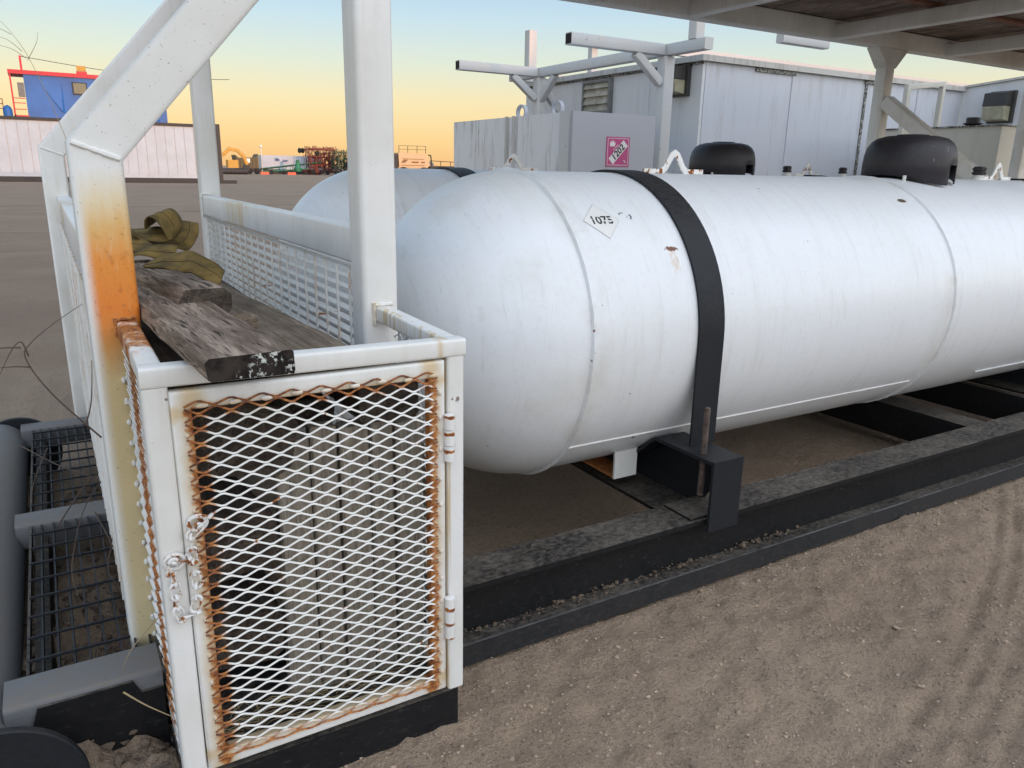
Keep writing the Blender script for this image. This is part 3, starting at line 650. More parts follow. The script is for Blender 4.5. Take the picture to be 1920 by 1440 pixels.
# ================================================================ TANKS
TR = 0.515
def make_tank(yc, x1, label, dome_x, fit, seed):
    t = thing('propane_tank', label, 'tank', (x1, yc, 0.27), 'white propane tanks strapped side by side on the skid')
    zc = 0.785; x3 = x1+3.64; prof = []
    for i in range(25):
        a = PI/2*i/24; prof.append((x1-0.465*math.cos(a), TR*math.sin(a)))
    N = 40
    for i in range(1, N): prof.append((x1+(x3-x1)*i/N, TR))
    for i in range(25):
        a = PI/2*i/24; prof.append((x3+0.465*math.sin(a), TR*math.cos(a)))
    part('shell', B().lathe((0, yc, zc), (1, 0, 0), prof, 128), M['tank'], t, ang=60)
    for k, xs in enumerate((x1, x1+1.83, x3)):
        b = B(); pts = [(xs+0.002*math.sin(a*5), yc+(TR+0.0005)*math.cos(a), zc+(TR+0.0005)*math.sin(a)) for a in [2*PI*i/160 for i in range(160)]]
        rr2 = random.Random(seed+k); w = 0.010 if k != 1 else 0.007
        b.sweep(pts, [(w, 0), (w*0.5, 0.0035), (-w*0.5, 0.0035), (-w, 0), (0, -0.004)], (1, 0, 0), closed=True, radii=[rr2.uniform(0.85, 1.15) for _ in pts])
        part('girth_weld', b, M['tank'], t)
    if seed == 1:
        a = math.asin((0.459-zc)/TR); y = yc-TR*math.cos(a)
        part('long_weld', bead([(x1+0.01, y-0.001, 0.459), (x1+1.80, y-0.001, 0.459)], 0.0035, 5), M['wprint'], t)
        part('long_weld', bead([(x1+2.35, y+0.02, 0.43), (x1+3.6, y+0.02, 0.43)], 0.0035, 6), M['tank'], t)
    # dome cover with a hand hole
    c = Vector((dome_x, yc, 1.30)); b = B(); r = 0.20; n = 64; rows = [(-0.075, 1.0), (0.06, 1.0), (0.10, 0.985), (0.135, 0.94), (0.16, 0.86), (0.177, 0.74), (0.187, 0.55), (0.189, 0.36), (0.194, 0.33), (0.195, 0.0)]
    ring = []
    hole_a = math.radians(-80)
    for h, k in rows:
        row = []
        for i in range(n):
            a = 2*PI*i/n; px = r*k*math.cos(a); py = r*k*math.sin(a); z = h
            if h < 0:
                z = math.sqrt(max(TR*TR-py*py, 0))-TR+0.012
            b.v.append((c.x+px, c.y+py, 1.30+z-0.0)); row.append(len(b.v)-1)
        ring.append(row)
    for j in range(len(rows)-1):
        for i in range(n):
            a = 2*PI*(i+0.5)/n; da = (a-hole_a+PI) % (2*PI)-PI
            if j == 0 and abs(da) < 0.22: continue
            i2 = (i+1) % n; b.f.append((ring[j][i], ring[j][i2], ring[j+1][i2], ring[j+1][i]))
    me = b.mesh('dome_cover', M['dome'], wloc(t)); o = link(bpy.data.objects.new('dome_cover', me)); o.parent = t
    md = o.modifiers.new('thickness', 'SOLIDIFY'); md.thickness = 0.006; md.offset = -1
    part('valve', B().lathe((dome_x+0.06, yc-0.08, 1.27), (0, 0, 1), [(0, 0.03), (0.06, 0.03), (0.06, 0.045), (0.09, 0.045), (0.09, 0.02), (0.13, 0.02)], 20), M['white'], o)
    part('latch', B().box((dome_x-0.185, yc-0.112, 1.265), (dome_x-0.178, yc-0.100, 1.312)), M['white'], o, False)
    for (xl, s_) in fit:
        hw = 0.10*s_
        p = [(xl-1.45*hw, yc, 1.305), (xl-0.62*hw, yc, 1.305), (xl-0.42*hw, yc, 1.322), (xl-0.14*hw, yc, 1.366), (xl, yc, 1.374), (xl+0.14*hw, yc, 1.366), (xl+0.42*hw, yc, 1.322), (xl+0.62*hw, yc, 1.305), (xl+1.45*hw, yc, 1.305)]
        part('lifting_lug', B().sweep(p, rrect(0.024, 0.010, 0.003, 2), (0, 1, 0)), M['lug'], t)
    for xf, rf in ((dome_x+0.60, 0.026), (dome_x+1.2, 0.02), (dome_x-0.48, 0.018)) if seed == 1 else ((dome_x+0.60, 0.022), (dome_x+1.17, 0.022)):
        if seed == 1 and rf != 0.026: continue
        q = part('fitting', B().lathe((xf, yc, 1.295), (0, 0, 1), [(0, rf*1.3), (0.016, rf*1.3), (0.018, rf*0.9), (0.03, rf*0.9)], 20), M['white'], t)
        part('cap', B().lathe((xf, yc, 1.322), (0, 0, 1), [(0, rf), (0.004, rf*1.35), (0.014, rf*1.35), (0.016, rf*1.1), (0.022, rf*1.1), (0.024, rf*1.3), (0.034, rf*1.3), (0.036, rf*1.1), (0.042, rf*1.0)], 8), M['dome'], q)
    return t
M['lug'] = white_paint('lug_paint', rustmask=lambda g: g.mul(g.ss(g.noise(32, 3, 0.6), 0.54, 0.62), 1.0), chips=1)
tank1 = make_tank(2.265, 1.32, 'nearer white propane tank with 1075 diamond label and black strap', 3.50, [(2.05, 1.0), (4.27, 0.85)], 1)
tank2 = make_tank(3.61, 1.36, 'farther white propane tank behind the nearer one, mostly hidden by it', 3.66, [(2.15, 1.0), (4.46, 0.85)], 2)
# foot under the nearer tank
for o_ in [o for o in skid.children_recursive if o.name.startswith('support_foot')]: bpy.data.objects.remove(o_)
ft = part('support_foot', B().box((1.605, 1.965, 0.262), (1.704, 1.973, 0.362)), M['frame'], tank1, False)
part('foot_plate', B().box((1.607, 1.973, 0.263), (1.699, 2.165, 0.270)), M['rust'], ft, False)
part('foot_plate', B().box((1.607, 2.165, 0.263), (1.699, 2.172, 0.285)), M['rust'], ft, False)
# straps
def hold_strap(yc, x0, x1, s0, s1):
    b = B(); r = TR+0.006; path = [(0, yc-r, 0.435)]
    for i in range(49):
        a = PI-PI*i/48; path.append((0, yc+r*math.cos(a), 0.785+r*math.sin(a)))
    path.append((0, yc+r, 0.435)); xm = (x0+x1)/2
    b.sweep([(xm, p[1], p[2]) for p in path], rect(0.008, x1-x0), (1, 0, 0)); return b
for yc in (2.265, 3.61):
    for x0 in (1.735, 4.45):
        k = hold_strap(yc, x0, x0+0.108, 0, 0)
        # profile must lie with its width along X
        part('hold_down_strap', k, M['black_clean'], skid)
part('moss_pad', B().sweep([(1.60+0.02*i, 1.885+0.002*i*(i % 2), 0.452+0.002*(i % 3)) for i in range(7)], circ(0.012, 7), (0, 0, 1)), M['moss'], skid)
# 1075 label
def wrap_on_tank(me, xc, ang, yc=2.265, zc=0.785, r=TR+0.0012, dr=0.0):
    bm = bmesh.new(); bm.from_mesh(me)
    for k in range(2): bmesh.ops.subdivide_edges(bm, edges=[e for e in bm.edges if e.calc_length() > 0.012], cuts=1)
    for v in bm.verts:
        a = ang+v.co.y/r; v.co = Vector((xc+v.co.x, yc-(r+dr)*math.cos(a), zc+(r+dr)*math.sin(a)))
    bm.to_mesh(me); bm.free(); return me
ang0 = math.asin((1.158-0.785)/TR)
def wrapped(name, me, par, xc=1.453, ang=ang0, dr=0.0):
    wrap_on_tank(me, xc, ang, dr=dr); me.transform(Matrix.Translation(-wloc(par))); o = link(bpy.data.objects.new(name, me)); o.parent = par; return o
def diamond(w, hole=None):
    me = bpy.data.meshes.new('diamond'); N = 8; bm = bmesh.new()
    if hole is None:
        grid = [[bm.verts.new(((i/N-j/N)*w, (i/N+j/N-1)*w, 0)) for j in range(N+1)] for i in range(N+1)]
        for i in range(N):
            for j in range(N): bm.faces.new((grid[i][j], grid[i+1][j], grid[i+1][j+1], grid[i][j+1]))
    else:
        for s_ in range(4):
            a0 = PI/2*s_; a1 = a0+PI/2
            for i in range(N):
                q = []
                for rr_, t in ((w, i/N), (w, (i+1)/N), (hole, (i+1)/N), (hole, i/N)):
                    x = (math.cos(a0)*(1-t)+math.cos(a1)*t)*rr_; y = (math.sin(a0)*(1-t)+math.sin(a1)*t)*rr_; q.append(bm.verts.new((x, y, 0)))
                bm.faces.new(q)
    bm.to_mesh(me); bm.free(); return me
me = diamond(0.068); me.materials.append(M['label']); lab = wrapped('hazard_label', me, tank1); lab['label'] = 'faded white diamond label reading 1075'
me = diamond(0.0688, 0.0680); me.materials.append(M['louvre_frame']); wrapped('label_border', me, lab, dr=0.0004)
me = textmesh('label_digits', '1075', 0.043, M['ink'], 0.0010); wrapped('label_digits', me, lab, dr=0.0005)
# worn-away patches over the digits
b = B(); rr3 = random.Random(4)
me = bpy.data.meshes.new('worn'); bm = bmesh.new()
for (cx, cy, rx, ry) in ((0.010, -0.002, 0.014, 0.0022), (0.034, -0.003, 0.007, 0.003), (-0.012, 0.0145, 0.009, 0.002), (0.026, 0.008, 0.004, 0.0024), (-0.036, 0.004, 0.004, 0.002)):
    bm.faces.new([bm.verts.new((cx+rx*math.cos(a)*rr3.uniform(.7, 1.2), cy+ry*math.sin(a)*rr3.uniform(.7, 1.2), 0)) for a in [2*PI*i/10 for i in range(10)]])
bm.to_mesh(me); bm.free(); me.materials.append(M['label']); wrapped('worn_patch', me, lab, dr=0.0010)
me = bpy.data.meshes.new('ink_scraps'); bm = bmesh.new()
for (cx, cy, rx, ry) in ((0.082, 0.027, 0.002, 0.005), (0.092, 0.030, 0.006, 0.0015), (0.118, 0.020, 0.004, 0.002), (0.121, 0.013, 0.002, 0.005), (0.117, 0.006, 0.004, 0.002), (0.104, 0.012, 0.002, 0.0015)):
    bm.faces.new([bm.verts.new((cx+rx*math.cos(a)*rr3.uniform(.6, 1.3), cy+ry*math.sin(a)*rr3.uniform(.6, 1.3), 0)) for a in [2*PI*i/9 for i in range(9)]])
bm.to_mesh(me); bm.free(); me.materials.append(M['ink']); wrapped('ink_scrap', me, lab, dr=0.0006)

# ================================================================ WHITE RACK FRAME (posts, rails, gratings, deck)
rack = thing('rack_frame', 'white tube frame with rusty bent post, mesh walls and plank deck overhead', 'frame', (0.4, 2.9, 0.12))
W1 = 0.096
def bent(y0, x0, zk, mat, top=3):
    xc = x0+0.05; yc = y0+0.049; zt = 2.26; dx = (zt-zk)/1.134
    return B().sweep([(xc, yc, 0.128), (xc, yc, zk), (xc+dx, yc, zt)], rrect(0.098, 0.10, 0.012, 4), (0, 1, 0))
bp = part('bent_post', bent(1.80, 0.051, 1.322, None), M['post_rust'], rack, label='front bent post with a wide orange rust stain')
part('weld_bead', bead([(0.060, 1.7995, 1.338), (0.144, 1.7995, 1.307)], 0.0065, 3), M['post_rust'], bp)
bp2 = part('bent_post', bent(4.0, 0.006, 1.342, None), M['white'], rack, label='rear bent post, grey-white without the orange stain')
part('weld_bead', bead([(0.016, 3.9995, 1.358), (0.10, 3.9995, 1.327)], 0.005, 4), M['white'], bp2)
part('upright_post', B().sweep([(0.6965, 1.848, 0.23), (0.6965, 1.848, 2.26)], rrect(0.093, 0.093, 0.014, 4), (0, 1, 0)), M['white'], rack)
part('upright_post', B().sweep([(0.700, 4.05, 0.23), (0.700, 4.05, 2.26)], rrect(0.088, 0.093, 0.012, 4), (0, 1, 0)), M['white'], rack)
# partition rail + bar grating between the uprights, and the same between the bent posts
part('side_rail', B().sweep([(0.682, 1.894, 1.111), (0.682, 4.004, 1.111)], rrect(0.05, 0.094, 0.008), (0, 0, 1)), M['rail'], rack)
part('side_rail', B().sweep([(0.078, 1.90, 1.111), (0.078, 4.0, 1.111)], rrect(0.05, 0.094, 0.008), (0, 0, 1)), M['rail'], rack)
part('weld_bead', bead([(0.652, 4.001, 1.06), (0.652, 4.001, 1.16), (0.66, 4.0, 1.165), (0.70, 4.0, 1.165)], 0.005, 8), M['rail'], rack)
for xg, nm in ((0.668, 0), (0.056, 1)):
    z = 1.047; bb0 = None
    while z > 0.26:
        if bb0 is None:
            bb0 = part('bearing_bar', B().box((xg, 1.90, z-0.0022), (xg+0.026, 4.0, z+0.0022)), M['slat'], rack, False); z0 = z
        else: copy_part(bb0, (0, 0, z-z0), rack)
        z -= 0.0293
    y = 1.945 if nm == 0 else 1.95; r0 = None
    while y < 3.98:
        if r0 is None:
            rod = [(xg-0.003+0.0008*(i % 2), y+0.0015*math.sin(i*0.9), 0.25+i*0.0163) for i in range(50)]
            r0 = part('cross_rod', B().sweep(rod, rrect(0.0065, 0.0065, 0.002, 1), (0, 1, 0)), M['rod'], rack); y0_ = y
        else: copy_part(r0, (0, y-y0_, 0), rack)
        y += 0.1015
# overhead deck: side beams, crossbeams, planks, far posts with gusset and brace
for y in (1.87, 4.05):
    part('deck_beam', B().sweep([(0.66, y, 2.325), (8.6, y, 2.325)], rrect(0.10, 0.13, 0.010), (0, 0, 1)), M['beige_deck'], rack)
for x in (0.95, 2.3, 3.70, 5.1, 6.5, 7.9):
    part('cross_beam', B().sweep([(x, 1.92, 2.31), (x, 4.0, 2.31)], rrect(0.09, 0.095, 0.008), (0, 0, 1)), M['beige_deck'], rack)
for y in (2.55, 3.3):
    part('stringer', B().box((0.96, y-0.03, 2.372), (8.6, y+0.03, 2.389)), M['red_wood'], rack, False)
x = 0.64; rr4 = random.Random(2); i = 0
while x < 8.6:
    w = rr4.uniform(0.135, 0.16); part('deck_plank', B().box((x, 1.82+rr4.uniform(-.02, .02), 2.391+rr4.uniform(0, .006)), (x+w-0.006, 4.10, 2.43)), M['deck_wood'], rack, False); x += w
for xp in (5.72,):
    part('upright_post', B().sweep([(xp+0.05, 4.05, 0.23), (xp+0.05, 4.05, 2.26)], rrect(0.10, 0.10, 0.012), (0, 1, 0)), M['beige_deck'], rack)
    gs = B(); gs.prism([(xp-0.135, 3.997, 2.259), (xp+0.235, 3.997, 2.259), (xp+0.103, 3.997, 2.12), (xp-0.003, 3.997, 2.12)], (0, 0.106, 0))
    part('gusset', gs, M['beige_deck'], rack, False)
    part('brace', B().sweep([(xp+0.05, 3.998, 1.872), (xp+0.05, 1.93, 0.416)], rrect(0.10, 0.10, 0.010), (1, 0, 0)), M['beige_deck'], rack)
part('upright_post', B().sweep([(7.95, 4.05, 0.23), (7.95, 4.05, 2.26)], rrect(0.10, 0.10, 0.012), (0, 1, 0)), M['beige_deck'], rack)
for xx in (5.77, 7.95): part('upright_post', B().sweep([(xx, 1.87, 0.23), (xx, 1.87, 2.26)], rrect(0.10, 0.10, 0.012), (0, 1, 0)), M['beige_deck'], rack)

# ================================================================ MESH LOCKER
lock = thing('mesh_locker', 'white rusty wire mesh locker with chained door standing at the skid corner', 'locker', (0.41, 1.6, 0.0))
Y0 = 1.417
def vt(x, y, z0, z1, w=0.042, m='frame'): return part('corner_post', B().sweep([(x, y, z0), (x, y, z1)], rrect(w, w, 0.007), (0, 1, 0)), M[m], lock)
vt(0.126, Y0+0.021, 0.102, 0.922, 0.044); vt(0.7125, Y0+0.021, 0.102, 0.918, 0.040)
part('top_bar', B().sweep([(0.104, Y0+0.021, 0.941), (0.735, Y0+0.021, 0.936)], rrect(0.042, 0.038, 0.006), (0, 0, 1)), M['frame'], lock)
part('side_bar', B().sweep([(0.126, Y0+0.043, 0.941), (0.122, 1.80, 0.958)], rrect(0.040, 0.038, 0.006), (0, 0, 1)), M['side_rail'], lock)
part('side_bar', B().sweep([(0.712, Y0+0.043, 0.936), (0.700, 1.80, 0.948)], rrect(0.040, 0.038, 0.006), (0, 0, 1)), M['frame'], lock)
for x in (0.126, 0.7125): part('base_bar', B().sweep([(x, Y0+0.043, 0.125), (x, 1.80, 0.125)], rrect(0.04, 0.04, 0.006), (0, 0, 1)), M['frame'], lock)
part('base_bar', B().sweep([(0.148, Y0+0.03, 0.112), (0.692, Y0+0.03, 0.112)], rrect(0.03, 0.018, 0.004), (0, 0, 1)), M['frame'], lock)
part('base_box', B().box((0.104, Y0, 0.0), (0.716, 1.615, 0.100)), M['black'], lock, False)
part('floor_plate', B().box((0.148, Y0+0.047, 0.101), (0.69, 1.79, 0.107)), M['black'], lock, False)
part('weld_bead', bead([(0.100, 1.7985, 0.945), (0.100, 1.7985, 0.98), (0.14, 1.7985, 0.982)], 0.004, 12), M['side_rail'], lock)
part('weld_bead', bead([(0.676, 1.7995, 0.92), (0.676, 1.7995, 0.972), (0.725, 1.7995, 0.972)], 0.0055, 13), M['frame'], lock)
# expanded metal
def expanded(fr, s0, s1, t0, t1, L=0.0557, Sw=0.0285, w=0.0037, th=0.0022, relief=0.0016, seed=0):
    """fr(s,t,d) -> 3D"""
    b = B(); nst = int((t1-t0)/(Sw/2)); rr_ = random.Random(seed); bond = 0.0035
    for j in range(nst+1):
        tj = t0+j*Sw/2; k0 = 0; pts = []
        k = 0; s = s0
        while s <= s1+1e-6:
            up = 1 if (k+j) % 2 == 0 else -1; t = tj+up*(Sw/4-w*0.46)
            for ds in (-bond, bond):
                if s0 <= s+ds <= s1: pts.append((s+ds, min(max(t, t0), t1), up*relief))
            k += 1; s += L/2
        P = [Vector(fr(*p)) for p in pts]; m = len(P); base = len(b.v)
        if m < 2: continue
        Nn = (Vector(fr(0, 0, 1))-Vector(fr(0, 0, 0))).normalized()
        for i in range(m):
            tg = (P[min(i+1, m-1)]-P[max(i-1, 0)]).normalized(); u = tg.cross(Nn).normalized()
            uu = (u*0.9+Nn*0.42).normalized(); nn = (Nn*0.9-u*0.42).normalized()
            for a_, c_ in ((w/2, th/2), (-w/2, th/2), (-w/2, -th/2), (w/2, -th/2)): b.v.append(tuple(P[i]+uu*a_+nn*c_))
        for i in range(m-1):
            a_ = base+4*i
            for q in range(4): b.f.append((a_+q, a_+(q+1) % 4, a_+4+(q+1) % 4, a_+4+q))
        b.f.append((base, base+1, base+2, base+3)); b.f.append((base+4*m-1, base+4*m-2, base+4*m-3, base+4*m-4))
    return b
door = part('door', B().sweep([(0.1685, Y0+0.012, 0.130), (0.1655, Y0+0.012, 0.8950), (0.6665, Y0+0.012, 0.8950), (0.6665, Y0+0.012, 0.130)], rrect(0.036, 0.030, 0.006), (0, 1, 0), closed=True), M['door'], lock, label='hinged door frame with rust along its mesh edge')
part('mesh_panel', expanded(lambda s, t, d: (s, Y0-0.0065-d, t), 0.166, 0.668, 0.134, 0.893), M['door_mesh'], door, False)
part('mesh_panel', expanded(lambda s, t, d: (0.108-d, s, t), Y0+0.022, 1.80, 0.115, 0.935, seed=2), M['side_mesh'], lock, False)
part('mesh_panel', expanded(lambda s, t, d: (0.7190+d, s, t), Y0+0.022, 1.80, 0.115, 0.935, seed=3), M['frame'], lock, False)
# weld blobs on the door mesh and side mesh
rr5 = random.Random(9)
blob = B()
for i in range(9): blob.ico((0.20+i*0.057, Y0-0.006, 0.884+rr5.uniform(-.002, .002)), 0.009, i, 2, 0.12, (1.2, 0.45, 0.55))
for i in range(12): blob.ico((0.672, Y0-0.004, 0.16+i*0.062+rr5.uniform(-.01, .01)), 0.006, 20+i, 2, 0.12, (0.7, 0.5, 1.0))
for i in range(10): blob.ico((0.172, Y0-0.004, 0.16+i*0.075+rr5.uniform(-.01, .01)), 0.006, 40+i, 2, 0.12, (0.8, 0.5, 0.9))
part('weld_blobs', blob, M['door'], door)['kind'] = 'stuff'
blob = B()
for i in range(16): blob.ico((0.1035, 1.792+rr5.uniform(-.003, .003), 0.13+i*0.048), 0.007, i, 2, 0.15, (0.8, 0.9, 1.1))
part('weld_blobs', blob, M['side_mesh'], lock)['kind'] = 'stuff'
for zb in (0.69, 0.2505):
    q = B(); seg = 0.0386
    for i in range(3):
        z0 = zb+i*seg*0.93; q.lathe((0.6905, Y0-0.010, z0), (0, 0, 1), [(0, 0.007), (0.0015, 0.0115), (0.0335, 0.0115), (0.035, 0.007)], 20)
    part('hinge', q, M['hinge'], lock)
# chain
chain = thing('door_chain', 'white painted steel chain looped across the locker door and post', 'chain', (0.145, Y0-0.015, 0.58))
path = [(0.186, 0.664), (0.160, 0.643), (0.1585, 0.60), (0.161, 0.55), (0.1575, 0.505), (0.150, 0.480), (0.130, 0.478), (0.122, 0.50), (0.1235, 0.54), (0.120, 0.575), (0.126, 0.598), (0.150, 0.598)]
def along(path, step):
    out = []; acc = 0.0; P = [Vector((a_, 0, b_)) for a_, b_ in path]; d = 0
    for i in range(len(P)-1):
        L = (P[i+1]-P[i]).length; t = (P[i+1]-P[i]).normalized()
        while acc <= L: out.append((P[i]+t*acc, t)); acc += step
        acc -= L
    return out
lk = B(); a_, bb_ = 0.0080, 0.0088
pp = [(0, bb_+a_*math.sin(t), 0)[0:0] or (a_*math.cos(t), 0, (bb_ if math.sin(t) > 0 else -bb_)*1.0+a_*math.sin(t)) for t in [PI*i/8 for i in range(9)]+[PI+PI*i/8 for i in range(9)]]
lk.sweep(pp, circ(0.0033, 10), (0, 1, 0), closed=True); linkmesh = lk.mesh('link', M['chain'])
for i, (p, t) in enumerate(along(path, 0.0252)):
    o = link(bpy.data.objects.new('link', linkmesh)); o.parent = chain
    zax = t; roll = math.radians(12 if i % 2 else -72); yv = Vector((0, 1, 0)); xv = yv.cross(zax).normalized()
    Rm = Matrix((xv, yv, zax)).transposed() @ Matrix.Rotation(roll, 3, 'Z')
    o.matrix_local = Matrix.Translation(Vector((p.x, Y0-0.013-(0.002 if i % 2 else 0), p.z))-Vector(chain.location)) @ Rm.to_4x4()
for nm, c_, ra in (('ring', (0.173, Y0-0.010, 0.662), 0.016), ('ring', (0.128, Y0-0.006, 0.592), 0.017)):
    q = B().sweep([(c_[0]+ra*math.cos(t), c_[1], c_[2]+ra*0.85*math.sin(t)) for t in [2*PI*i/24 for i in range(24)]], circ(0.0042, 8), (0, 1, 0), closed=True)
    part(nm, q, M['chain'], chain)

# ================================================================ TIMBERS AND WEBBING
def plank(name, label, c_end, d, L, w, t, mat, group=None, cham=0.006, taper=0.0, tilt=0.0, roll=0.0, wav=0.004, seed=0, endmat=None, base_t=1.0):
    """c_end: bottom centre of the near end; d: (dx,dy) heading away"""
    a_ = math.atan2(d[1], d[0])-PI/2; o = thing(name, label, 'timber', c_end, group, (tilt, roll, a_))
    n = 14; b = B(); rr_ = random.Random(seed); prof = [(w/2, t-cham), (w/2-cham, t), (-w/2+cham, t), (-w/2, t-cham*1.5), (-w/2, cham), (-w/2+cham, 0), (w/2-cham, 0), (w/2, cham)]
    for i in range(n):
        y = L*i/(n-1)
        for (x, z) in prof: b.v.append((x*(1-taper*i/n)+rr_.uniform(-wav, wav)*0.5, y+(rr_.uniform(-wav, wav)*0.5), z+rr_.uniform(-wav, wav)*0.4))
    m = len(prof)
    for i in range(n-1):
        for j in range(m): b.f.append((i*m+j, i*m+(j+1) % m, (i+1)*m+(j+1) % m, (i+1)*m+j))
    b.f.append(tuple(reversed(range(m))))
    b.f.append(tuple((n-1)*m+j for j in range(m)))
    q = lpart('timber_body', b, mat, o)
    if endmat:
        q.data.materials.append(endmat); 
        for p in q.data.polygons:
            if abs(p.normal.y) > 0.85 and p.center.y < 0.05: p.material_index = 1
    return o
plank('timber', 'thick cracked grey timber with lichen on its black end, topmost on the locker', (0.260, 1.255, 0.966), (-0.065, 1.0), 0.95, 0.143, 0.040, M['wood_grey'], 'old timbers in the rack', 0.005, seed=1, endmat=M['endgrain'])
plank('timber', 'flat brown plank lying between the lichen timber and the grating', (0.435, 1.475, 0.900), (-0.06, 1.0), 1.5, 0.20, 0.032, M['wood_brown'], 'old timbers in the rack', 0.003, seed=2)
plank('timber', 'short thick timber with a dark octagonal end just below the webbing', (0.285, 1.80, 0.968), (-0.14, 1.0), 0.62, 0.115, 0.068, M['wood_grey'], 'old timbers in the rack', 0.018, seed=3, endmat=M['wood_dark'])
plank('timber', 'rounded grey timber squeezed between the two thick ones', (0.225, 1.98, 0.955), (-0.18, 1.0), 0.7, 0.07, 0.062, M['wood_grey'], 'old timbers in the rack', 0.022, seed=4)
plank('wood_offcut', 'small brown wedge of wood standing on the flat plank', (0.338, 1.715, 0.930), (0.5, 1.0), 0.045, 0.038, 0.058, M['wood_brown'], None, 0.004, taper=-0.2, tilt=-0.25, seed=5)
plank('timber', 'dark timber lying low behind the rusty post under the others', (0.20, 1.50, 0.86), (-0.02, 1.0), 1.6, 0.11, 0.055, M['wood_dark'], 'old timbers in the rack', 0.006, seed=6)
for i, (x, y, z, w, t) in enumerate(((0.33, 1.93, 0.80, 0.5, 0.06), (0.35, 1.95, 0.72, 0.52, 0.06), (0.35, 1.92, 0.64, 0.5, 0.06))):
    plank('timber', ('upper', 'middle', 'lower')[i]+' wide dark timber of the stack filling the rack behind the locker', (x, y, z), (0, 1), 1.95, w, t, M['wood_dark'], 'old timbers in the rack', 0.008, seed=20+i)
plank('timber', 'dark block lying just under the locker rim behind the door mesh', (0.60, 1.52, 0.765), (0, 1), 0.25, 0.14, 0.10, M['wood_dark'], 'old timbers in the rack', 0.01, seed=31)
plank('timber', 'dark timber end at the upper left behind the door mesh', (0.27, 1.50, 0.70), (0.1, 1), 0.3, 0.20, 0.15, M['wood_dark'], 'old timbers in the rack', 0.03, seed=32, roll=0.2)
plank('timber', 'dark timber end in the middle left behind the door mesh', (0.26, 1.53, 0.47), (-0.1, 1), 0.3, 0.19, 0.13, M['wood_dark'], 'old timbers in the rack', 0.02, seed=33, roll=-0.15)
plank('timber', 'dark timber end at the lower left behind the door mesh', (0.25, 1.55, 0.24), (0.05, 1), 0.3, 0.18, 0.12, M['wood_dark'], 'old timbers in the rack', 0.02, seed=34, roll=0.1)
bx = 0.355; labs = ['leftmost tall', 'second from left', 'middle', 'second from right', 'rightmost']
for i in range(5):
    w = (0.075, 0.062, 0.07, 0.058, 0.066)[i]; h = (0.742, 0.757, 0.752, 0.765, 0.745)[i]
    o = thing('upright_board', labs[i]+' grey weathered board standing upright behind the locker door mesh', 'board', (bx+w/2, 1.555+0.006*(i % 2), 0.108), 'grey boards standing in the locker')
    b = B(); n = 8; rr6 = random.Random(i)
    for k in range(n):
        z = (h-0.108)*k/(n-1)
        for q in rrect(w-0.003, 0.04, 0.005, 1): b.v.append((q[0], q[1]+0.02+rr6.uniform(-.001, .001), z+(rr6.uniform(-.006, .006) if k == n-1 else 0)))
    m = 8
    for k in range(n-1):
        for j in range(m): b.f.append((k*m+j, k*m+(j+1) % m, (k+1)*m+(j+1) % m, (k+1)*m+j))
    b.f.append(tuple(reversed(range(m)))); b.f.append(tuple((n-1)*m+j for j in range(m)))
    lpart('board_body', b, M['wood_board'], o); bx += w+0.002

R1= [[[0.25, 2.55, 1.111], [0.3, 2.68, 1.128]], [[0.25, 2.543, 1.127], [0.306, 2.669, 1.145]], [[0.252, 2.536, 1.14], [0.316, 2.657, 1.158]], [[0.262, 2.529, 1.149], [0.338, 2.646, 1.165]], [[0.276, 2.521, 1.142], [0.353, 2.634, 1.154]], [[0.29, 2.514, 1.122], [0.362, 2.623, 1.133]], [[0.299, 2.507, 1.103], [0.359, 2.611, 1.107]], [[0.307, 2.5, 1.081], [0.334, 2.6, 1.08]]]
R2= [[[0.209, 2.5, 1.113], [0.204, 2.45, 1.108]], [[0.236, 2.531, 1.091], [0.237, 2.483, 1.081]], [[0.262, 2.563, 1.076], [0.26, 2.516, 1.064]], [[0.29, 2.594, 1.069], [0.296, 2.549, 1.063]], [[0.319, 2.626, 1.072], [0.339, 2.581, 1.05]], [[0.348, 2.657, 1.085], [0.377, 2.614, 1.042]], [[0.367, 2.689, 1.101], [0.412, 2.647, 1.084]], [[0.377, 2.72, 1.124], [0.42, 2.68, 1.118]]]
R3= [[[0.189, 2.4, 1.05], [0.183, 2.34, 1.047]], [[0.205, 2.392, 1.06], [0.199, 2.332, 1.059]], [[0.23, 2.384, 1.072], [0.223, 2.324, 1.058]], [[0.257, 2.376, 1.079], [0.248, 2.316, 1.049]], [[0.293, 2.368, 1.079], [0.264, 2.308, 1.044]], [[0.311, 2.36, 1.077], [0.285, 2.3, 1.042]]]
R4= [[[0.211, 2.3, 1.033], [0.205, 2.22, 1.04]], [[0.239, 2.279, 1.051], [0.235, 2.196, 1.039]], [[0.259, 2.257, 1.063], [0.257, 2.171, 1.037]], [[0.293, 2.236, 1.07], [0.285, 2.147, 1.031]], [[0.321, 2.214, 1.077], [0.307, 2.123, 1.03]], [[0.35, 2.193, 1.062], [0.33, 2.099, 1.016]], [[0.378, 2.171, 1.045], [0.344, 2.074, 1.006]], [[0.393, 2.15, 1.026], [0.357, 2.05, 1.001]]]
R5= [[[0.212, 2.62, 1.107], [0.2, 2.5, 1.085]], [[0.234, 2.615, 1.107], [0.226, 2.505, 1.089]], [[0.256, 2.61, 1.109], [0.257, 2.51, 1.08]], [[0.29, 2.605, 1.114], [0.293, 2.515, 1.076]], [[0.302, 2.6, 1.109], [0.31, 2.52, 1.081]]]
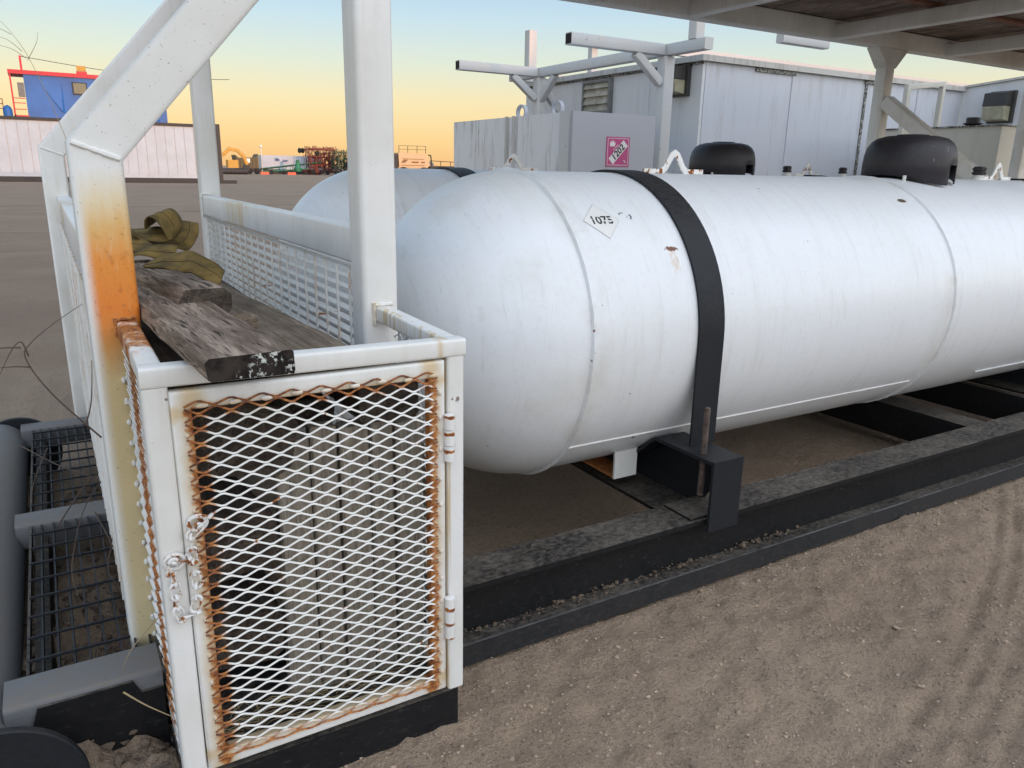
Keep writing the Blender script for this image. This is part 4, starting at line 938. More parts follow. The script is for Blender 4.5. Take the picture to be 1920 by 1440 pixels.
R6= [[[0.205, 2.5, 1.095], [0.196, 2.42, 1.058]], [[0.226, 2.483, 1.091], [0.207, 2.407, 1.061]], [[0.243, 2.467, 1.084], [0.227, 2.393, 1.069]], [[0.261, 2.45, 1.07], [0.244, 2.38, 1.076]]]
web = thing('webbing_straps', 'heap of olive yellow webbing straps folded on the timbers by the grating', 'strap', (0.30, 2.4, 1.0))
def catmull(P, k=5):
    out = []
    for i in range(len(P)-1):
        p0, p1, p2, p3 = P[max(i-1, 0)], P[i], P[i+1], P[min(i+2, len(P)-1)]
        for j in range(k):
            t = j/k; out.append(0.5*((2*p1)+(p2-p0)*t+(2*p0-5*p1+4*p2-p3)*t*t+(3*p1-p0-3*p2+p3)*t**3))
    out.append(P[-1]); return out
for rb in (R1, R2, R3, R4, R5, R6):
    A = catmull([Vector(q[0]) for q in rb]); C = catmull([Vector(q[1]) for q in rb]); b = B(); m = 5
    for a_, c_ in zip(A, C):
        for j in range(m): b.v.append(tuple(a_.lerp(c_, j/(m-1))))
    for i in range(len(A)-1):
        for j in range(m-1): b.f.append((i*m+j, i*m+j+1, (i+1)*m+j+1, (i+1)*m+j))
    o = part('strap_fold', b, M['strap'], web, ang=60); md = o.modifiers.new('thickness', 'SOLIDIFY'); md.thickness = 0.004; md.offset = 0
    Pm = [a_.lerp(c_, 0.5) for a_, c_ in zip(A, C)]; nn = [((A[min(i+1, len(A)-1)]-A[max(i-1, 0)]).cross(C[i]-A[i])).normalized() for i in range(len(A))]
    for s_ in (1, -1):
        part('stitch_line', B().sweep([p+n_*0.0022*s_ for p, n_ in zip(Pm, nn)], circ(0.0009, 5), (0.3, 0.2, 0.9)), M['strap_line'], o)

# ================================================================ WEEDS
def stalk(name, label, paths, mat, r0=0.0016):
    base = tuple(paths[0][0]); t = thing(name, label, 'weed', base)
    for p in paths:
        P = catmull([Vector(q) for q in p], 5); n = len(P)
        part('stem', B().sweep(P, circ(r0, 5), (0.2, 0.3, 0.9), radii=[1-0.75*i/n for i in range(n)]), mat, t)
    return t
GS = lambda p: (p[0]*1.35, 2.16, 1.3+(p[2]-1.3)*1.35)
stalk('grass_stalk', 'tall thin dry grass stalk arching up from behind the rusty bent post', [[GS(p) for p in q] for q in (
    [(0.085, 1.60, 1.16), (0.045, 1.60, 1.347), (0.012, 1.60, 1.456), (-0.01, 1.60, 1.500), (-0.03, 1.60, 1.522), (-0.06, 1.60, 1.53)],
    [(0.006, 1.60, 1.462), (0.022, 1.60, 1.490), (0.026, 1.60, 1.507)],
    [(0.004, 1.60, 1.465), (-0.015, 1.60, 1.478), (-0.04, 1.60, 1.483)],
    [(0.0, 1.60, 1.475), (-0.02, 1.60, 1.492), (-0.05, 1.60, 1.497)],
    [(-0.012, 1.60, 1.50), (-0.03, 1.60, 1.508), (-0.055, 1.60, 1.509)])], M['straw'], 0.0008)
stalk('dry_weed', 'tall branching brown weed leaning in front of the rear bent post', [
    [(0.044, 1.70, 0.758), (-0.03, 1.70, 0.86), (-0.065, 1.70, 0.935), (-0.053, 1.70, 0.965), (-0.01, 1.70, 1.0), (0.042, 1.70, 1.034)],
    [(-0.058, 1.70, 0.918), (-0.085, 1.70, 0.922), (-0.125, 1.70, 0.922)],
    [(-0.06, 1.70, 0.94), (-0.068, 1.70, 0.968), (-0.085, 1.70, 0.955), (-0.115, 1.70, 0.90)],
    [(-0.07, 1.70, 0.958), (-0.10, 1.70, 0.960), (-0.13, 1.70, 0.959)],
    [(0.02, 1.70, 0.79), (0.035, 1.70, 0.84), (0.045, 1.70, 0.92)]], M['twig'], 0.0019)
stalk('fallen_twig', 'dry brown twig lying diagonally across the far half of the floor grating', [
    [(-0.19, 3.35, 0.245), (-0.05, 3.0, 0.25), (0.09, 2.75, 0.26)], [(-0.08, 2.50, 0.245), (0.0, 2.72, 0.27), (0.09, 2.85, 0.30)], [(-0.10, 3.25, 0.25), (-0.14, 2.95, 0.245), (-0.15, 2.80, 0.24)]], M['twig'], 0.0028)
stalk('bent_twig', 'thin curved dry twig on the near half of the floor grating', [
    [(0.09, 2.70, 0.33), (0.0, 2.42, 0.33), (-0.05, 2.15, 0.28), (-0.045, 2.05, 0.235)], [(0.09, 2.5, 0.34), (0.05, 2.2, 0.30), (0.03, 2.1, 0.26), (0.06, 2.0, 0.24)], [(0.02, 2.35, 0.33), (0.06, 2.1, 0.28), (0.07, 1.95, 0.235)]], M['twig'], 0.0022)
stalk('straw_stalk', 'pale straw stem curving in front of the front bent post foot', [[(0.118, 1.62, 0.38), (0.05, 1.64, 0.30), (0.025, 1.67, 0.235)]], M['straw'], 0.0015)
stalk('straw_stalk', 'short pale straw poking out beside the locker mesh near the skid nose', [[(0.02, 1.60, 0.225), (0.06, 1.58, 0.19), (0.11, 1.55, 0.16)]], M['straw'], 0.0022)
b = B(); rr7 = random.Random(12)
for i in range(60):
    x, y = rr7.uniform(0.17, 0.66), rr7.uniform(1.46, 1.55); a_ = rr7.uniform(0, PI); L = rr7.uniform(0.05, 0.14)
    b.sweep([(x-L*math.cos(a_), y, 0.112+rr7.uniform(0, .03)), (x, y+0.01, 0.118+rr7.uniform(0, .03)), (x+L*math.cos(a_)*0.6, y+0.02, 0.112)], circ(0.0008, 4), (0, 0, 1))
b2 = [v for v in b.v]; b.v = [(min(max(x, 0.152), 0.688), y, z) for x, y, z in b2]
o = link(bpy.data.objects.new('loose_straw', b.mesh('loose_straw', M['straw'], (0, 0, 0), False))); o['kind'] = 'stuff'; o['label'] = 'loose dry straw on the floor of the mesh locker'; o['category'] = 'straw'

# ================================================================ BACKGROUND RIGHT: fuel tank, house, pipe rack
fuel = thing('fuel_tank', 'boxy white fuel tank with pink 1202 placard behind the propane tanks', 'tank', (4.5, 7.0, 0))
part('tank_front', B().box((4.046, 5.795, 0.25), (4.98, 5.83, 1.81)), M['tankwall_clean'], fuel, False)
part('tank_body', B().box((4.052, 5.832, 0.25), (4.975, 8.12, 1.806)), M['tankwall'], fuel, False)
part('corner_rib', B().box((4.03, 5.833, 0.25), (4.051, 5.98, 1.812)), M['post_edge'] if 'post_edge' in M else M['rack'], fuel, False)
for y in (6.78, 6.92): part('wall_rib', B().box((4.034, y, 0.25), (4.051, y+0.035, 1.812)), M['trim'], fuel, False)
part('tank_feet', B().box((4.1, 5.9, 0), (4.9, 8.0, 0.25)), M['black'], fuel, False)
for y in (6.74, 6.12):
    part('lifting_ring', B().sweep([(4.10, y+0.075*math.cos(t), 1.845+0.062*math.sin(t)) for t in [2*PI*i/28 for i in range(28)]], rect(0.02, 0.035), (1, 0, 0), closed=True), M['tankwall_clean'], fuel)
plc = part('hazard_placard', B().box((4.42, 5.790, 1.352), (4.686, 5.7945, 1.611)), M['pink'], fuel, False, label='pink placard reading 1202 with a flame and 3')
def decal(b, name, mat): return part(name, b, mat, plc, False)
yy = 5.7885
fr = B()
for (x0, z0, x1, z1) in ((4.433, 1.364, 4.437, 1.599), (4.669, 1.364, 4.673, 1.599), (4.433, 1.595, 4.673, 1.599), (4.433, 1.364, 4.673, 1.368)): fr.box((x0, yy, z0), (x1, 5.7899, z1))
decal(fr, 'placard_border', M['wprint'])
cx, cz = 4.556, 1.478; ca, sa = math.cos(math.radians(45)), math.sin(math.radians(45))
def rp2(x, z): return (cx+x*ca-z*sa, cz+x*sa+z*ca)
bn = B(); bn.prism([(*[rp2(a_, b_)[0]], yy, rp2(a_, b_)[1]) for a_, b_ in ((-0.115, -0.036), (0.115, -0.036), (0.115, 0.036), (-0.115, 0.036))], (0, 0.0013, 0)); decal(bn, 'number_band', M['wprint'])
def put_text(txt, size, px, pz, ang, mat, name, bold=0.0, y=5.7873):
    me = textmesh(name, txt, size, mat, bold)
    me.transform(Matrix.Translation(Vector((px, y, pz))-wloc(plc)) @ Matrix.Rotation(-ang, 4, 'Y') @ Matrix.Rotation(PI/2, 4, 'X'))
    o = link(bpy.data.objects.new(name, me)); o.parent = plc; return o
put_text('1202', 0.083, cx, cz, math.radians(45), M['ink'], 'placard_number', 0.002)
put_text('3', 0.042, 4.632, 1.398, math.radians(45), M['wprint'], 'placard_class', 0.001)
fl = B(); fl.prism([(4.487+a_*0.9, yy, 1.545+c_*0.9) for a_, c_ in ((-0.028, -0.02), (0.028, -0.02), (0.036, 0.008), (0.028, 0.028), (0.022, 0.010), (0.014, 0.040), (0.002, 0.018), (-0.010, 0.046), (-0.014, 0.014), (-0.026, 0.030), (-0.034, 0.004))], (0, 0.0013, 0)); decal(fl, 'flame_symbol', M['wprint'])
bl = B(); bl.prism([(rp2(a_, b_)[0], yy, rp2(a_, b_)[1]) for a_, b_ in ((-0.03, 0.050), (0.045, 0.050), (0.045, 0.054), (-0.03, 0.054))], (0, 0.0013, 0)); decal(bl, 'flame_base', M['wprint'])

house = thing('site_building', 'big grey white panelled site building with louvre and mildew streaks behind the tanks', 'building', (8.2, 7.9, 0))
part('side_wall', B().box((5.904, 6.20, 0.2), (5.94, 9.60, 2.40)), M['house_side'], house, False)
xs = [5.904, 7.25, 8.52, 9.55, 10.5]
for i in range(4): part('wall_panel', B().box((xs[i]+0.004+(0.037 if i == 0 else 0), 6.197+0.003*(i % 2), 0.2), (xs[i+1]-0.004, 6.24, 2.40)), M['house_front'], house, False)
part('wall_core', B().box((5.945, 6.245, 0.2), (10.5, 9.59, 2.38)), M['house_front'], house, False)
part('roof', B().box((5.85, 6.15, 2.402), (10.6, 9.65, 2.46)), M['trim'], house, False)
part('drip_edge', B().box((5.893, 6.19, 2.375), (5.903, 9.6, 2.401)), M['mildew'], house, False)
for x0, x1 in ((6.65, 7.27), (8.48, 8.72)): part('drip_edge', B().box((x0, 6.175, 2.36), (x1, 6.196, 2.401)), M['mildew'], house, False)
for x in (7.25, 8.52, 9.55):
    part('panel_seam', B().box((x-0.02, 6.187, 0.2), (x+0.02, 6.1965, 2.37)), M['mildew'] if x == 8.52 else M['house_front'], house, False)
for y in (7.0, 8.45, 9.1): part('panel_seam', B().box((5.897, y, 0.2), (5.9035, y+0.012, 2.375)), M['house_side'], house, False)
lv = part('louvre', B().sweep([(5.890, 7.70, 2.00), (5.890, 7.70, 2.345), (5.890, 8.22, 2.345), (5.890, 8.22, 2.00)], rect(0.026, 0.05), (1, 0, 0), closed=True), M['louvre_frame'], house, False)
for i in range(4): part('louvre_slat', B().prism([(5.90, 7.71, 1.995+i*0.09), (5.868, 7.71, 2.0+i*0.09), (5.90, 7.71, 2.085+i*0.09)], (0, 0.50, 0)), M['louvre'], lv, False)
part('louvre_side', B().box((5.84, 7.655, 1.9), (5.903, 7.675, 2.36)), M['louvre_frame'], lv, False)
part('skirt', B().box((5.95, 6.3, 0), (10.4, 9.5, 0.2)), M['black'], house, False)
def wall_lamp(x, y0, y1, z0, z1, label):
    t = thing('wall_lamp', label, 'lamp', (x, (y0+y1)/2, z0), 'wall pack lamps on the site buildings')
    zm = z0+(z1-z0)*0.52
    part('back_plate', B().box((x-0.05, y0-0.0, z0), (x-0.0015, y1, z1)), M['lampbody'], t, False)
    part('housing', B().prism([(x-0.051, y0+0.03, zm), (x-0.20, y0+0.03, zm), (x-0.19, y0+0.03, z1-0.03), (x-0.051, y0+0.03, z1-0.005)], (0, y1-y0-0.03, 0)), M['lampbody'], t, False)
    part('lens', B().prism([(x-0.051, y0+0.035, zm-0.003), (x-0.195, y0+0.035, zm-0.003), (x-0.175, y0+0.035, z0+0.04), (x-0.051, y0+0.035, z0+0.02)], (0, y1-y0-0.04, 0)), M['lens'], t, False)
wall_lamp(5.904, 6.36, 6.62, 2.08, 2.385, 'dark wall lamp with cloudy lens near the corner of the big building')
ns = thing('grey_cabin', 'grey cabin with sloping roof edge at the right behind the cream tank', 'building', (10.8, 5.3, 0))
part('wall', B().prism([(10.5, 6.18, 0.1), (10.5, 4.2, 0.1), (10.5, 4.2, 2.60), (10.5, 6.18, 2.44)], (2.5, 0, 0)), M['house_side'], ns, False)
part('roof', B().prism([(10.47, 6.18, 2.443), (10.47, 4.2, 2.603), (10.47, 4.2, 2.63), (10.47, 6.18, 2.47)], (2.6, 0, 0)), M['trim'], ns, False)
part('skirt', B().box((10.6, 4.3, 0), (12.9, 6.1, 0.1)), M['black'], ns, False)
wall_lamp(10.5, 5.50, 5.80, 1.99, 2.37, 'dark wall lamp with cloudy lens on the cabin at the right edge')
cream = thing('cream_tank', 'cream coloured boxy steel tank with a black cap, far right behind the dome', 'tank', (8.6, 4.8, 0))
part('tank_body', B().box((8.0, 4.28, 0.2), (9.4, 5.6, 1.80)), M['cream'], cream, False)
part('top_lip', B().box((7.985, 4.27, 1.801), (9.41, 5.61, 1.815)), M['mildew'], cream, False)
part('tank_feet', B().box((8.1, 4.4, 0), (9.3, 5.5, 0.2)), M['black'], cream, False)
part('vent_cap', B().lathe((8.06, 4.60, 1.815), (0, 0, 1), [(0, 0.05), (0.02, 0.09), (0.025, 0.09), (0.026, 0.065), (0.075, 0.065), (0.08, 0.06)], 20), M['dome'], cream)
loop = thing('tube_gate', 'open rectangular frame of pale square tube standing left of the cream tank', 'frame', (7.8, 5.0, 0))
part('frame_tube', B().sweep([(7.52, 5.0, 0.03), (7.52, 5.0, 2.17), (8.10, 5.0, 2.24), (8.10, 5.0, 0.03)], rrect(0.05, 0.05, 0.006), (0, 1, 0)), M['cream'], loop)
part('frame_rail', B().sweep([(7.545, 5.0, 1.74), (8.075, 5.0, 1.74)], rrect(0.04, 0.04, 0.006), (0, 1, 0)), M['cream'], loop)

prk = thing('pipe_rack', 'white rusty pipe rack with open ended arms standing before the big building', 'rack', (5.5, 7.4, 0))
def rt(p, w=0.11, nm='arm', ref=(0, 1, 0)): return part(nm, B().sweep(p, rrect(w, w, 0.01, 2), ref), M['rack'], prk)
for y, xe in ((6.30, 4.315), (8.63, 4.355)):
    rt([(5.50, y, 0.0), (5.50, y, 2.418)], 0.125, 'post'); a1 = rt([(xe, y, 2.475), (5.44, y, 2.475)], 0.105)
    part('end_shade_plate', B().box((xe-0.003, y-0.043, 2.432), (xe-0.0005, y+0.043, 2.518)), M['dark'], a1, False)  # dark plate stands for the shade inside the open tube end
    rt([(5.10, y, 2.42), (5.43, y, 2.17)], 0.08, 'gusset')
rt([(5.50, 9.3, 2.475), (5.50, 5.72, 2.475)], 0.105, 'beam', (0, 0, 1))
rt([(5.50, 5.90, 2.53), (5.50, 5.90, 3.3)], 0.11, 'upright')
rt([(5.50, 8.28, 2.42), (5.50, 8.60, 2.15)], 0.08, 'gusset', (1, 0, 0))
rt([(5.56, 8.63, 2.30), (5.95, 8.63, 1.88)], 0.09, 'gusset')
solo('rusty_stake', B().sweep([(5.70, 9.5, 2.42), (5.70, 9.5, 3.02), (5.78, 9.5, 3.12)][0:2], rrect(0.12, 0.09, 0.01, 2), (0, 1, 0)), M['rack'], 'short upright stub with orange light on it above the far rack arm', 'post')
bpy.data.objects.remove(bpy.data.objects['rusty_stake'])
rt([(5.74, 9.25, 2.50), (5.74, 9.25, 3.06)], 0.12, 'upright'); rt([(5.55, 9.25, 2.475), (5.80, 9.25, 2.475)], 0.09, 'arm')
part('arm', B().sweep([(6.19, 5.5, 2.56), (6.85, 5.5, 2.56)], rrect(0.09, 0.09, 0.008, 2), (0, 1, 0)), M['rack'], prk)
beam = thing('long_roof_beam', 'long white rust spotted steel channel running behind the roof of the big building', 'beam', (9.0, 9.9, 0))
part('channel', B().box((7.2, 9.85, 3.09), (17.2, 9.95, 3.21)), M['rack'], beam, False)
part('channel', B().box((7.3, 10.9, 2.62), (9.0, 11.0, 2.78)), M['rack'], beam, False)
for x in (7.3, 12.0, 17.0): part('support_post', B().box((x-0.05, 9.96, 0), (x+0.05, 10.06, 3.2)), M['rack'], beam, False)
for x in (8.9,): part('support_post', B().box((x-0.05, 11.01, 0), (x+0.05, 11.1, 2.75)), M['rack'], beam, False)

# ================================================================ BACKGROUND LEFT: long container and blue unit
YC = 60.4
cont = thing('long_container', 'long white ribbed container on a black base across the yard', 'container', (3, YC+1.2, 0))
part('base_frame', B().box((-14, YC-0.1, 0), (11.0, YC+2.4, 0.33)), M['darksteel'], cont, False)
part('body', B().box((-13.9, YC+0.03, 0.33), (10.95, YC+2.35, 3.82)), M['cont_line'], cont, False)
x = -13.9; pp0 = None
while x < 10.7:
    w = 0.62
    if pp0 is None: pp0 = part('wall_panel', B().box((x+0.02, YC, 0.55), (x+w-0.02, YC+0.029, 3.80)), M['cont'], cont, False); x0_ = x
    else: copy_part(pp0, (x-x0_, 0, 0), cont)
    x += w
part('sill', B().box((-13.9, YC-0.04, 0.335), (10.95, YC+0.02, 0.53)), M['cont'], cont, False)
part('roof_edge', B().box((-14, YC-0.08, 3.83), (11.2, YC+2.4, 4.02)), M['darksteel'], cont, False)
part('end_post', B().box((10.97, YC-0.12, 0.1), (11.45, YC+2.4, 4.08)), M['darksteel'], cont, False)
part('foot', B().box((10.95, YC-0.5, 0), (12.3, YC+0.6, 0.22)), M['darksteel'], cont, False)
blue = thing('blue_unit', 'blue steel unit with red roof frame and small window above the long container', 'building', (4, YC+4, 0))
y0 = YC+3.2
part('body', B().box((-0.15, y0, 0), (8.5, y0+2.4, 6.85)), M['blue'], blue, False)
for i, x in enumerate((1.9, 4.0, 6.1)):
    part('pressed_rib', B().prism([(x-1.3, y0-0.001, 6.6), (x, y0-0.14, 4.6), (x+0.15, y0-0.001, 4.5), (x+0.12, y0-0.001, 6.6)], (0, 0.001, 0)), M['blue'], blue, False)
part('roof_frame', B().box((-1.0, y0-0.1, 6.85), (8.6, y0+2.5, 7.1)), M['redp'], blue, False)
wn = part('window', B().box((2.65, y0-0.08, 5.75), (3.55, y0-0.005, 6.55)), M['darksteel'], blue, False)
part('pane', B().box((2.72, y0-0.09, 5.82), (3.48, y0-0.081, 6.48)), M['glass'], wn, False)
part('mast', B().box((-0.25, y0, 7.1), (-0.12, y0+0.13, 8.0)), M['redp'], blue, False)
part('end_frame', B().box((-0.95, y0-0.05, 4.1), (-0.85, y0+0.05, 6.85)), M['redp'], blue, False)
part('end_frame', B().box((-0.95, y0-0.05, 4.1), (-0.1, y0+0.05, 4.25)), M['redp'], blue, False)
for z in (4.6, 5.0, 5.3): part('ladder_rail', B().box((-0.9, y0, z), (-0.2, y0+0.05, z+0.05)), M['redp'], blue, False)
part('switch_box', B().box((-0.55, y0-0.2, 5.4), (-0.17, y0-0.02, 6.3)), M['louvre_frame'], blue, False)
part('roof_lamp', B().box((3.05, y0, 7.3), (3.6, y0+0.2, 7.62)), M['yellow'], blue, False)
part('roof_lamp_stand', B().box((3.0, y0, 7.1), (3.65, y0+0.1, 7.27)), M['redp'], blue, False)
part('pump', B().lathe((-1.3, y0, 4.05), (0, 0, 1), [(0, 0.28), (0.5, 0.28), (0.7, 0.2), (0.8, 0.05)], 14), M['blue'], blue)
part('pump', B().lathe((7.6, y0-1.2, 4.0), (0, 0, 1), [(0, 0.25), (0.3, 0.25), (0.3, 0.12), (0.6, 0.12), (0.62, 0.3), (0.8, 0.3)], 14), M['blue'], blue)
rl = thing('yard_stair_rail', 'small red handrail above the container at the left edge of view', 'railing', (-1.8, y0, 0))
for x in (-2.6, -2.0, -1.55): part('rail_post', B().box((x, y0, 0.1), (x+0.05, y0+0.05, 5.2)), M['redm'], rl, False)
for z in (4.6, 4.9, 5.2): part('rail', B().box((-3.2, y0+0.055, z), (-1.5, y0+0.1, z+0.05)), M['redm'], rl, False)
cab = thing('overhead_cable', 'thin sagging cable strung from the blue unit mast to the right', 'cable', (-0.2, y0, 8.0))
part('wire', B().sweep([(-0.2+i*0.7, y0+0.2, 7.98-0.55*math.sin(PI*i/24)-0.01*i) for i in range(20)], circ(0.02, 5), (0, 0, 1)), M['darksteel'], cab)

# ================================================================ FAR YARD
def far_tube(t, name, p, r, mat): return part(name, B().sweep(p, circ(r, 6), (0.1, 0.2, 0.97)), mat, t)
ex = thing('excavator', 'yellow excavator with folded arched arm at the left of the far machines', 'excavator', (26, 118, 0))
part('boom', B().sweep([(22.5, 118, 2.6), (23.5, 118, 3.5), (24.6, 118, 3.3), (25.4, 118, 2.5), (25.8, 118, 1.4)], rrect(0.45, 0.35, 0.05), (0, 1, 0)), M['yellow'], ex)
part('cab', B().box((23.0, 117, 0.9), (24.4, 118.5, 2.0)), M['yellow'], ex, False)
part('track', B().sweep([(21.6, 117.2, 0.45), (25.6, 117.2, 0.45)], rrect(0.8, 0.8, 0.35), (0, 1, 0)), M['darksteel'], ex)
part('bucket', B().prism([(25.4, 117.6, 1.4), (26.2, 117.6, 1.2), (25.9, 117.6, 0.5), (25.2, 117.6, 0.7)], (0, 1, 0)), M['darksteel'], ex, False)
db = thing('dump_box', 'olive brown truck dump body with a white sign on its side', 'dump body', (27, 126, 0))
part('box', B().prism([(26.2, 126, 0.9), (29.3, 126, 0.9), (29.3, 126, 3.0), (29.0, 126, 2.5), (26.4, 126, 2.4), (25.9, 126, 2.8)], (0, 3, 0)), M['brownbox'], db, False)
for x in (26.6, 27.2, 27.8, 28.4, 28.9): part('box_rib', B().box((x, 125.9, 0.95), (x+0.1, 125.99, 2.35)), M['brownbox'], db, False)
part('sign', B().box((27.5, 125.86, 1.7), (28.0, 125.89, 2.3)), M['wprint'], db, False)
part('chassis', B().box((26, 126.2, 0.35), (29.6, 128, 0.88)), M['darksteel'], db, False)
for x in (26.6, 27.9, 29.0): part('wheel', B().lathe((x, 126.0, 0.45), (0, 1, 0), [(0, 0.3), (0.05, 0.45), (0.3, 0.45)], 16), M['rubber'], db)
fc = thing('far_container', 'white shipping container with faded blue marks among the far machines', 'container', (34, 133, 0))
part('body', B().box((31.3, 132, 0.75), (41.0, 134.5, 2.95)), M['cont'], fc, False)
part('plinth', B().box((31.4, 132.1, 0), (40.9, 134.4, 0.74)), M['darksteel'], fc, False)
for x in (33.2, 34.6, 36.2, 38.0): part('joint', B().box((x, 131.97, 0.8), (x+0.04, 131.995, 2.9)), M['cont_line'], fc, False)
g_ = simple('faded_blue_print', (0.10, 0.16, 0.30), 0.6)
mk = B()
for (cx_, cz_, r_) in ((33.55, 2.3, 0.25), (33.85, 2.25, 0.2)): mk.lathe((cx_, 131.9, cz_), (0, 1, 0), [(0, r_), (0.06, r_)], 14)
mk.box((34.45, 131.9, 1.95), (35.3, 131.96, 2.08)); mk.box((34.6, 131.9, 2.12), (35.4, 131.96, 2.28))
part('faded_mark', mk, g_, fc, False)
lp = thing('yard_light', 'white globe light on a thin pole above the dump body', 'lamp post', (30.6, 129.5, 0))
part('pole', B().lathe((30.6, 129.5, 0), (0, 0, 1), [(0, 0.09), (4.0, 0.06)], 8), M['wprint'], lp)
part('lamp_head', B().lathe((30.6, 129.5, 4.0), (0, 0, 1), [(0, 0.1), (0.12, 0.22), (0.3, 0.22), (0.42, 0.1)], 14), M['globe'], lp)
cv = thing('grain_conveyor', 'low green conveyor with hopper rising to the right before the container', 'conveyor', (35, 127, 0))
far_tube(cv, 'boom_tube', [(29.6, 127, 0.75), (39.5, 127, 2.0)], 0.13, M['green']); far_tube(cv, 'under_truss', [(29.6, 127, 0.35), (37.5, 127, 0.95)], 0.09, M['greenb'])
for i in range(7): far_tube(cv, 'strut', [(30.4+i*1.1, 127, 0.5+i*0.09), (30.4+i*1.1, 127, 0.85+i*0.14)], 0.05, M['green'])
part('hopper', B().lathe((35.6, 127, 0.5), (0, 0, 1), [(0, 0.55), (0.5, 0.62), (0.85, 0.35), (1.6, 0.25), (1.75, 0.32)], 14), M['greenb'], cv)
for x in (31.4, 33.3, 36.8): part('wheel', B().lathe((x, 126.7, 0.3), (0, 1, 0), [(0, 0.3), (0.25, 0.3)], 12), M['rubber'], cv)
for i, x in enumerate((28.9, 33.0)):
    t = thing('barrier', ('left', 'right')[i]+' one of two orange red plastic barriers on the ground before the far machines', 'barrier', (x+0.6, 123.5, 0), 'orange barriers')
    q = B(); q.prism([(x, 123.3, 0), (x+1.25, 123.3, 0), (x+1.2, 123.3, 0.35), (x+1.0, 123.3, 0.42), (x+0.85, 123.3, 0.36), (x+0.3, 123.3, 0.36), (x+0.15, 123.3, 0.42), (x+0.02, 123.3, 0.33)], (0, 0.4, 0)); part('shell', q, M['barrier'], t, False)
def cultivator(name, label, x0, x1, yb, ht, mat, seed):
    t = thing(name, label, 'implement', ((x0+x1)/2, yb, 0)); r = random.Random(seed); fr_ = B(); ti = B()
    for k in range(5):
        y = yb+k*0.7
        for z in (0.5, ht*0.35, ht*0.62, ht*0.9):
            xa = x0+r.uniform(0, .5); xb = x1-r.uniform(0, .5); fr_.sweep([(xa, y, z+r.uniform(-.15, .15)), (xb, y, z+r.uniform(-.15, .15))], rect(0.11, 0.11), (0, 1, 0))
        for i in range(9):
            x = x0+(x1-x0)*(i+r.random())/9; z0 = r.choice((0.4, 1.0, 1.8)); z1 = min(ht, z0+r.uniform(1.0, 2.8)); fr_.sweep([(x, y, z0), (x+r.uniform(-.4, .4), y, z1)], rect(0.10, 0.10), (0, 1, 0))
    for i in range(430):
        x = r.uniform(x0, x1); z = r.uniform(0.4, ht); y = yb+r.uniform(-0.2, 3.0); s_ = r.choice((-1, 1))*0.25
        ti.sweep([(x, y, z), (x+s_, y, z+0.05), (x+s_*1.3, y, z-0.25), (x+s_*0.6, y, z-0.5)], rect(0.05, 0.07), (0, 1, 0))
    part('folded_frame', fr_, mat, t, False); part('tines', ti, mat if seed % 2 else M['darksteel'], t, False)['kind'] = 'stuff'
    for i in range(6):
        part('wheel', B().lathe((x0+(x1-x0)*(i+0.5)/6, yb-0.4, r.choice((0.4, 0.5, ht*0.45, ht*0.75))), (0.3, 1, 0), [(0, 0.25), (0.04, 0.36), (0.22, 0.36), (0.26, 0.25)], 14), M['rubber'], t)
    return t
cr = cultivator('folded_cultivator', 'tall folded red cultivator with wheels in the air behind the left tank', 37.6, 42.2, 127, 4.5, M['redm'], 3)
for x in (35.9, 36.4): part('wheel', B().lathe((x, 126.9, 3.72), (1, 0.4, 0), [(0, 0.26), (0.05, 0.40), (0.2, 0.40), (0.24, 0.26)], 16), M['rubber'], cr)
far_tube(cr, 'wheel_arm', [(36.0, 127, 3.75), (38.2, 127, 3.85)], 0.06, M['redm']); far_tube(cr, 'drawbar', [(36.3, 127, 0.5), (39.0, 127, 1.6)], 0.09, M['redm'])
cultivator('folded_cultivator', 'folded green cultivator with dense tines right of the red one', 40.6, 47.0, 123, 4.0, M['green'], 4)
ct = thing('air_seeder_cart', 'cream seed cart with brown swoosh and handrails glowing in low sun', 'seed cart', (48.2, 110, 0))
part('hopper', B().prism([(45.9, 110, 1.45), (50.3, 110, 1.35), (50.9, 110, 1.8), (50.3, 110, 3.35), (49.9, 110, 3.5), (45.8, 110, 3.5)], (0, 2.4, 0)), M['cart'], ct, False)
part('end_panel', B().box((45.0, 110.2, 1.3), (45.78, 112.2, 3.3)), M['darksteel'], ct, False)
sw = simple('brown_decal', (0.20, 0.10, 0.03), 0.5)
part('stripe', B().box((46.4, 109.95, 2.62), (49.9, 109.995, 2.70)), sw, ct, False)
part('stripe', B().box((46.2, 109.95, 1.72), (50.0, 109.995, 1.80)), sw, ct, False)
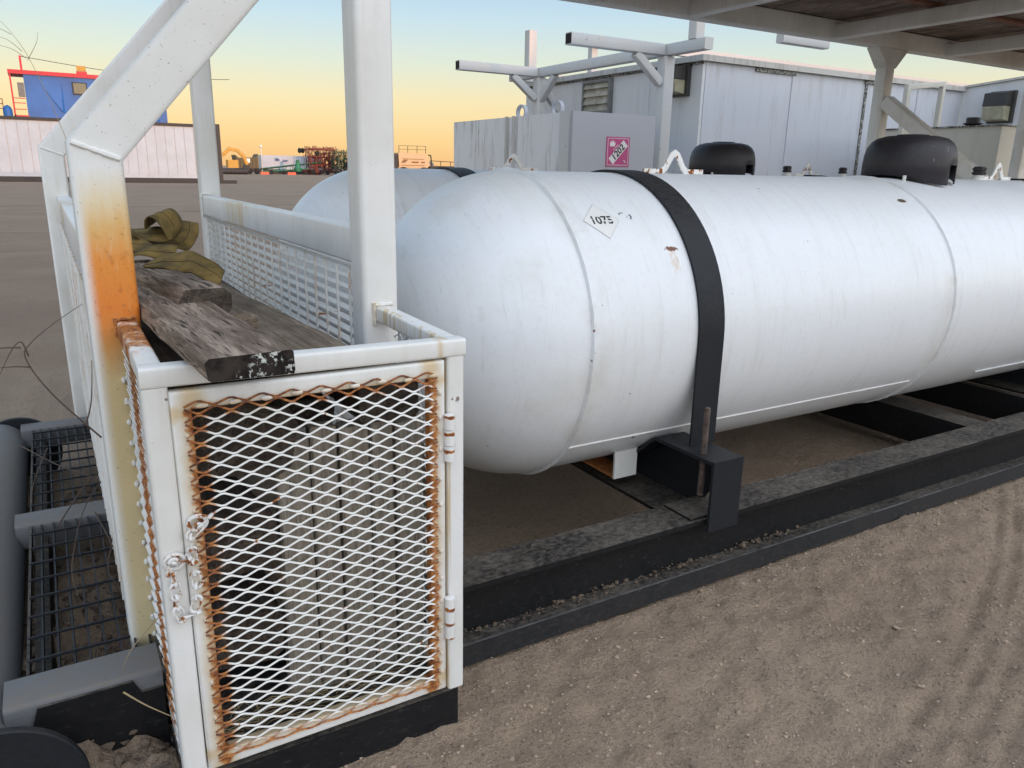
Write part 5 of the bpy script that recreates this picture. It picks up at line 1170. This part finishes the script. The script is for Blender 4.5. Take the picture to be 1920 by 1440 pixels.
part('swoosh', B().prism([(46.2, 109.95, 2.1), (46.8, 109.95, 2.12), (47.3, 109.95, 2.55), (46.6, 109.95, 2.55)], (0, 0.045, 0)), sw, ct, False)
part('lettering', B().box((47.9, 109.95, 2.1), (49.0, 109.995, 2.32)).box((49.4, 109.95, 2.1), (50.0, 109.995, 2.32)), sw, ct, False)
rl2 = B()
for x in (45.9, 47.3, 48.8, 50.2): rl2.box((x, 110.1, 3.5), (x+0.07, 110.17, 4.55))
for z in (4.0, 4.5): rl2.box((45.9, 110.02, z), (50.27, 110.09, z+0.06))
part('handrail', rl2, M['brownbox'], ct, False)
part('undercarriage', B().box((45.2, 110.1, 0.5), (51.2, 112, 1.3)), M['darksteel'], ct, False)
for x in (46.5, 49.8): part('wheel', B().lathe((x, 109.6, 0.75), (0, 1, 0), [(0, 0.5), (0.05, 0.75), (0.45, 0.75)], 20), M['rubber'], ct)
far_tube(ct, 'auger', [(51.2, 110, 1.7), (51.0, 110, 3.2), (50.6, 110, 3.3)], 0.10, M['darksteel'])
tr = thing('flat_trailer', 'black low trailer with top rail right of the seed cart', 'trailer', (54, 112, 0))
part('deck', B().box((51.4, 112, 1.0), (60.0, 114.5, 1.75)), M['darksteel'], tr, False)
far_tube(tr, 'top_rail', [(51.8, 112, 2.5), (60, 112, 2.25)], 0.05, M['darksteel'])
for x in (51.9, 53.6, 55.3): far_tube(tr, 'rail_post', [(x, 112, 1.75), (x, 112, 2.45)], 0.05, M['darksteel'])
part('gearbox', B().ico((51.9, 111.9, 1.9), 0.45, 3, 2, 0.15), M['louvre_frame'], tr)
for x in (52.5, 54.2): part('wheel', B().lathe((x, 111.7, 0.5), (0, 1, 0), [(0, 0.5), (0.3, 0.5)], 16), M['rubber'], tr)
# unseen shed added behind the view to block low sun over the near yard
shed = thing('sun_blocker_shed', 'unseen long low shed added behind the viewer to keep evening sun off the yard', 'shed', (0, -44, 0))
part('wall', B().box((-110, -50, 0), (120, -40, 5.0)), M['house_front'], shed, False)
part('roof', B().prism([(-110.5, -50.4, 5.001), (-110.5, -45, 5.55), (-110.5, -39.6, 5.001)], (231, 0, 0)), M['trim'], shed, False)
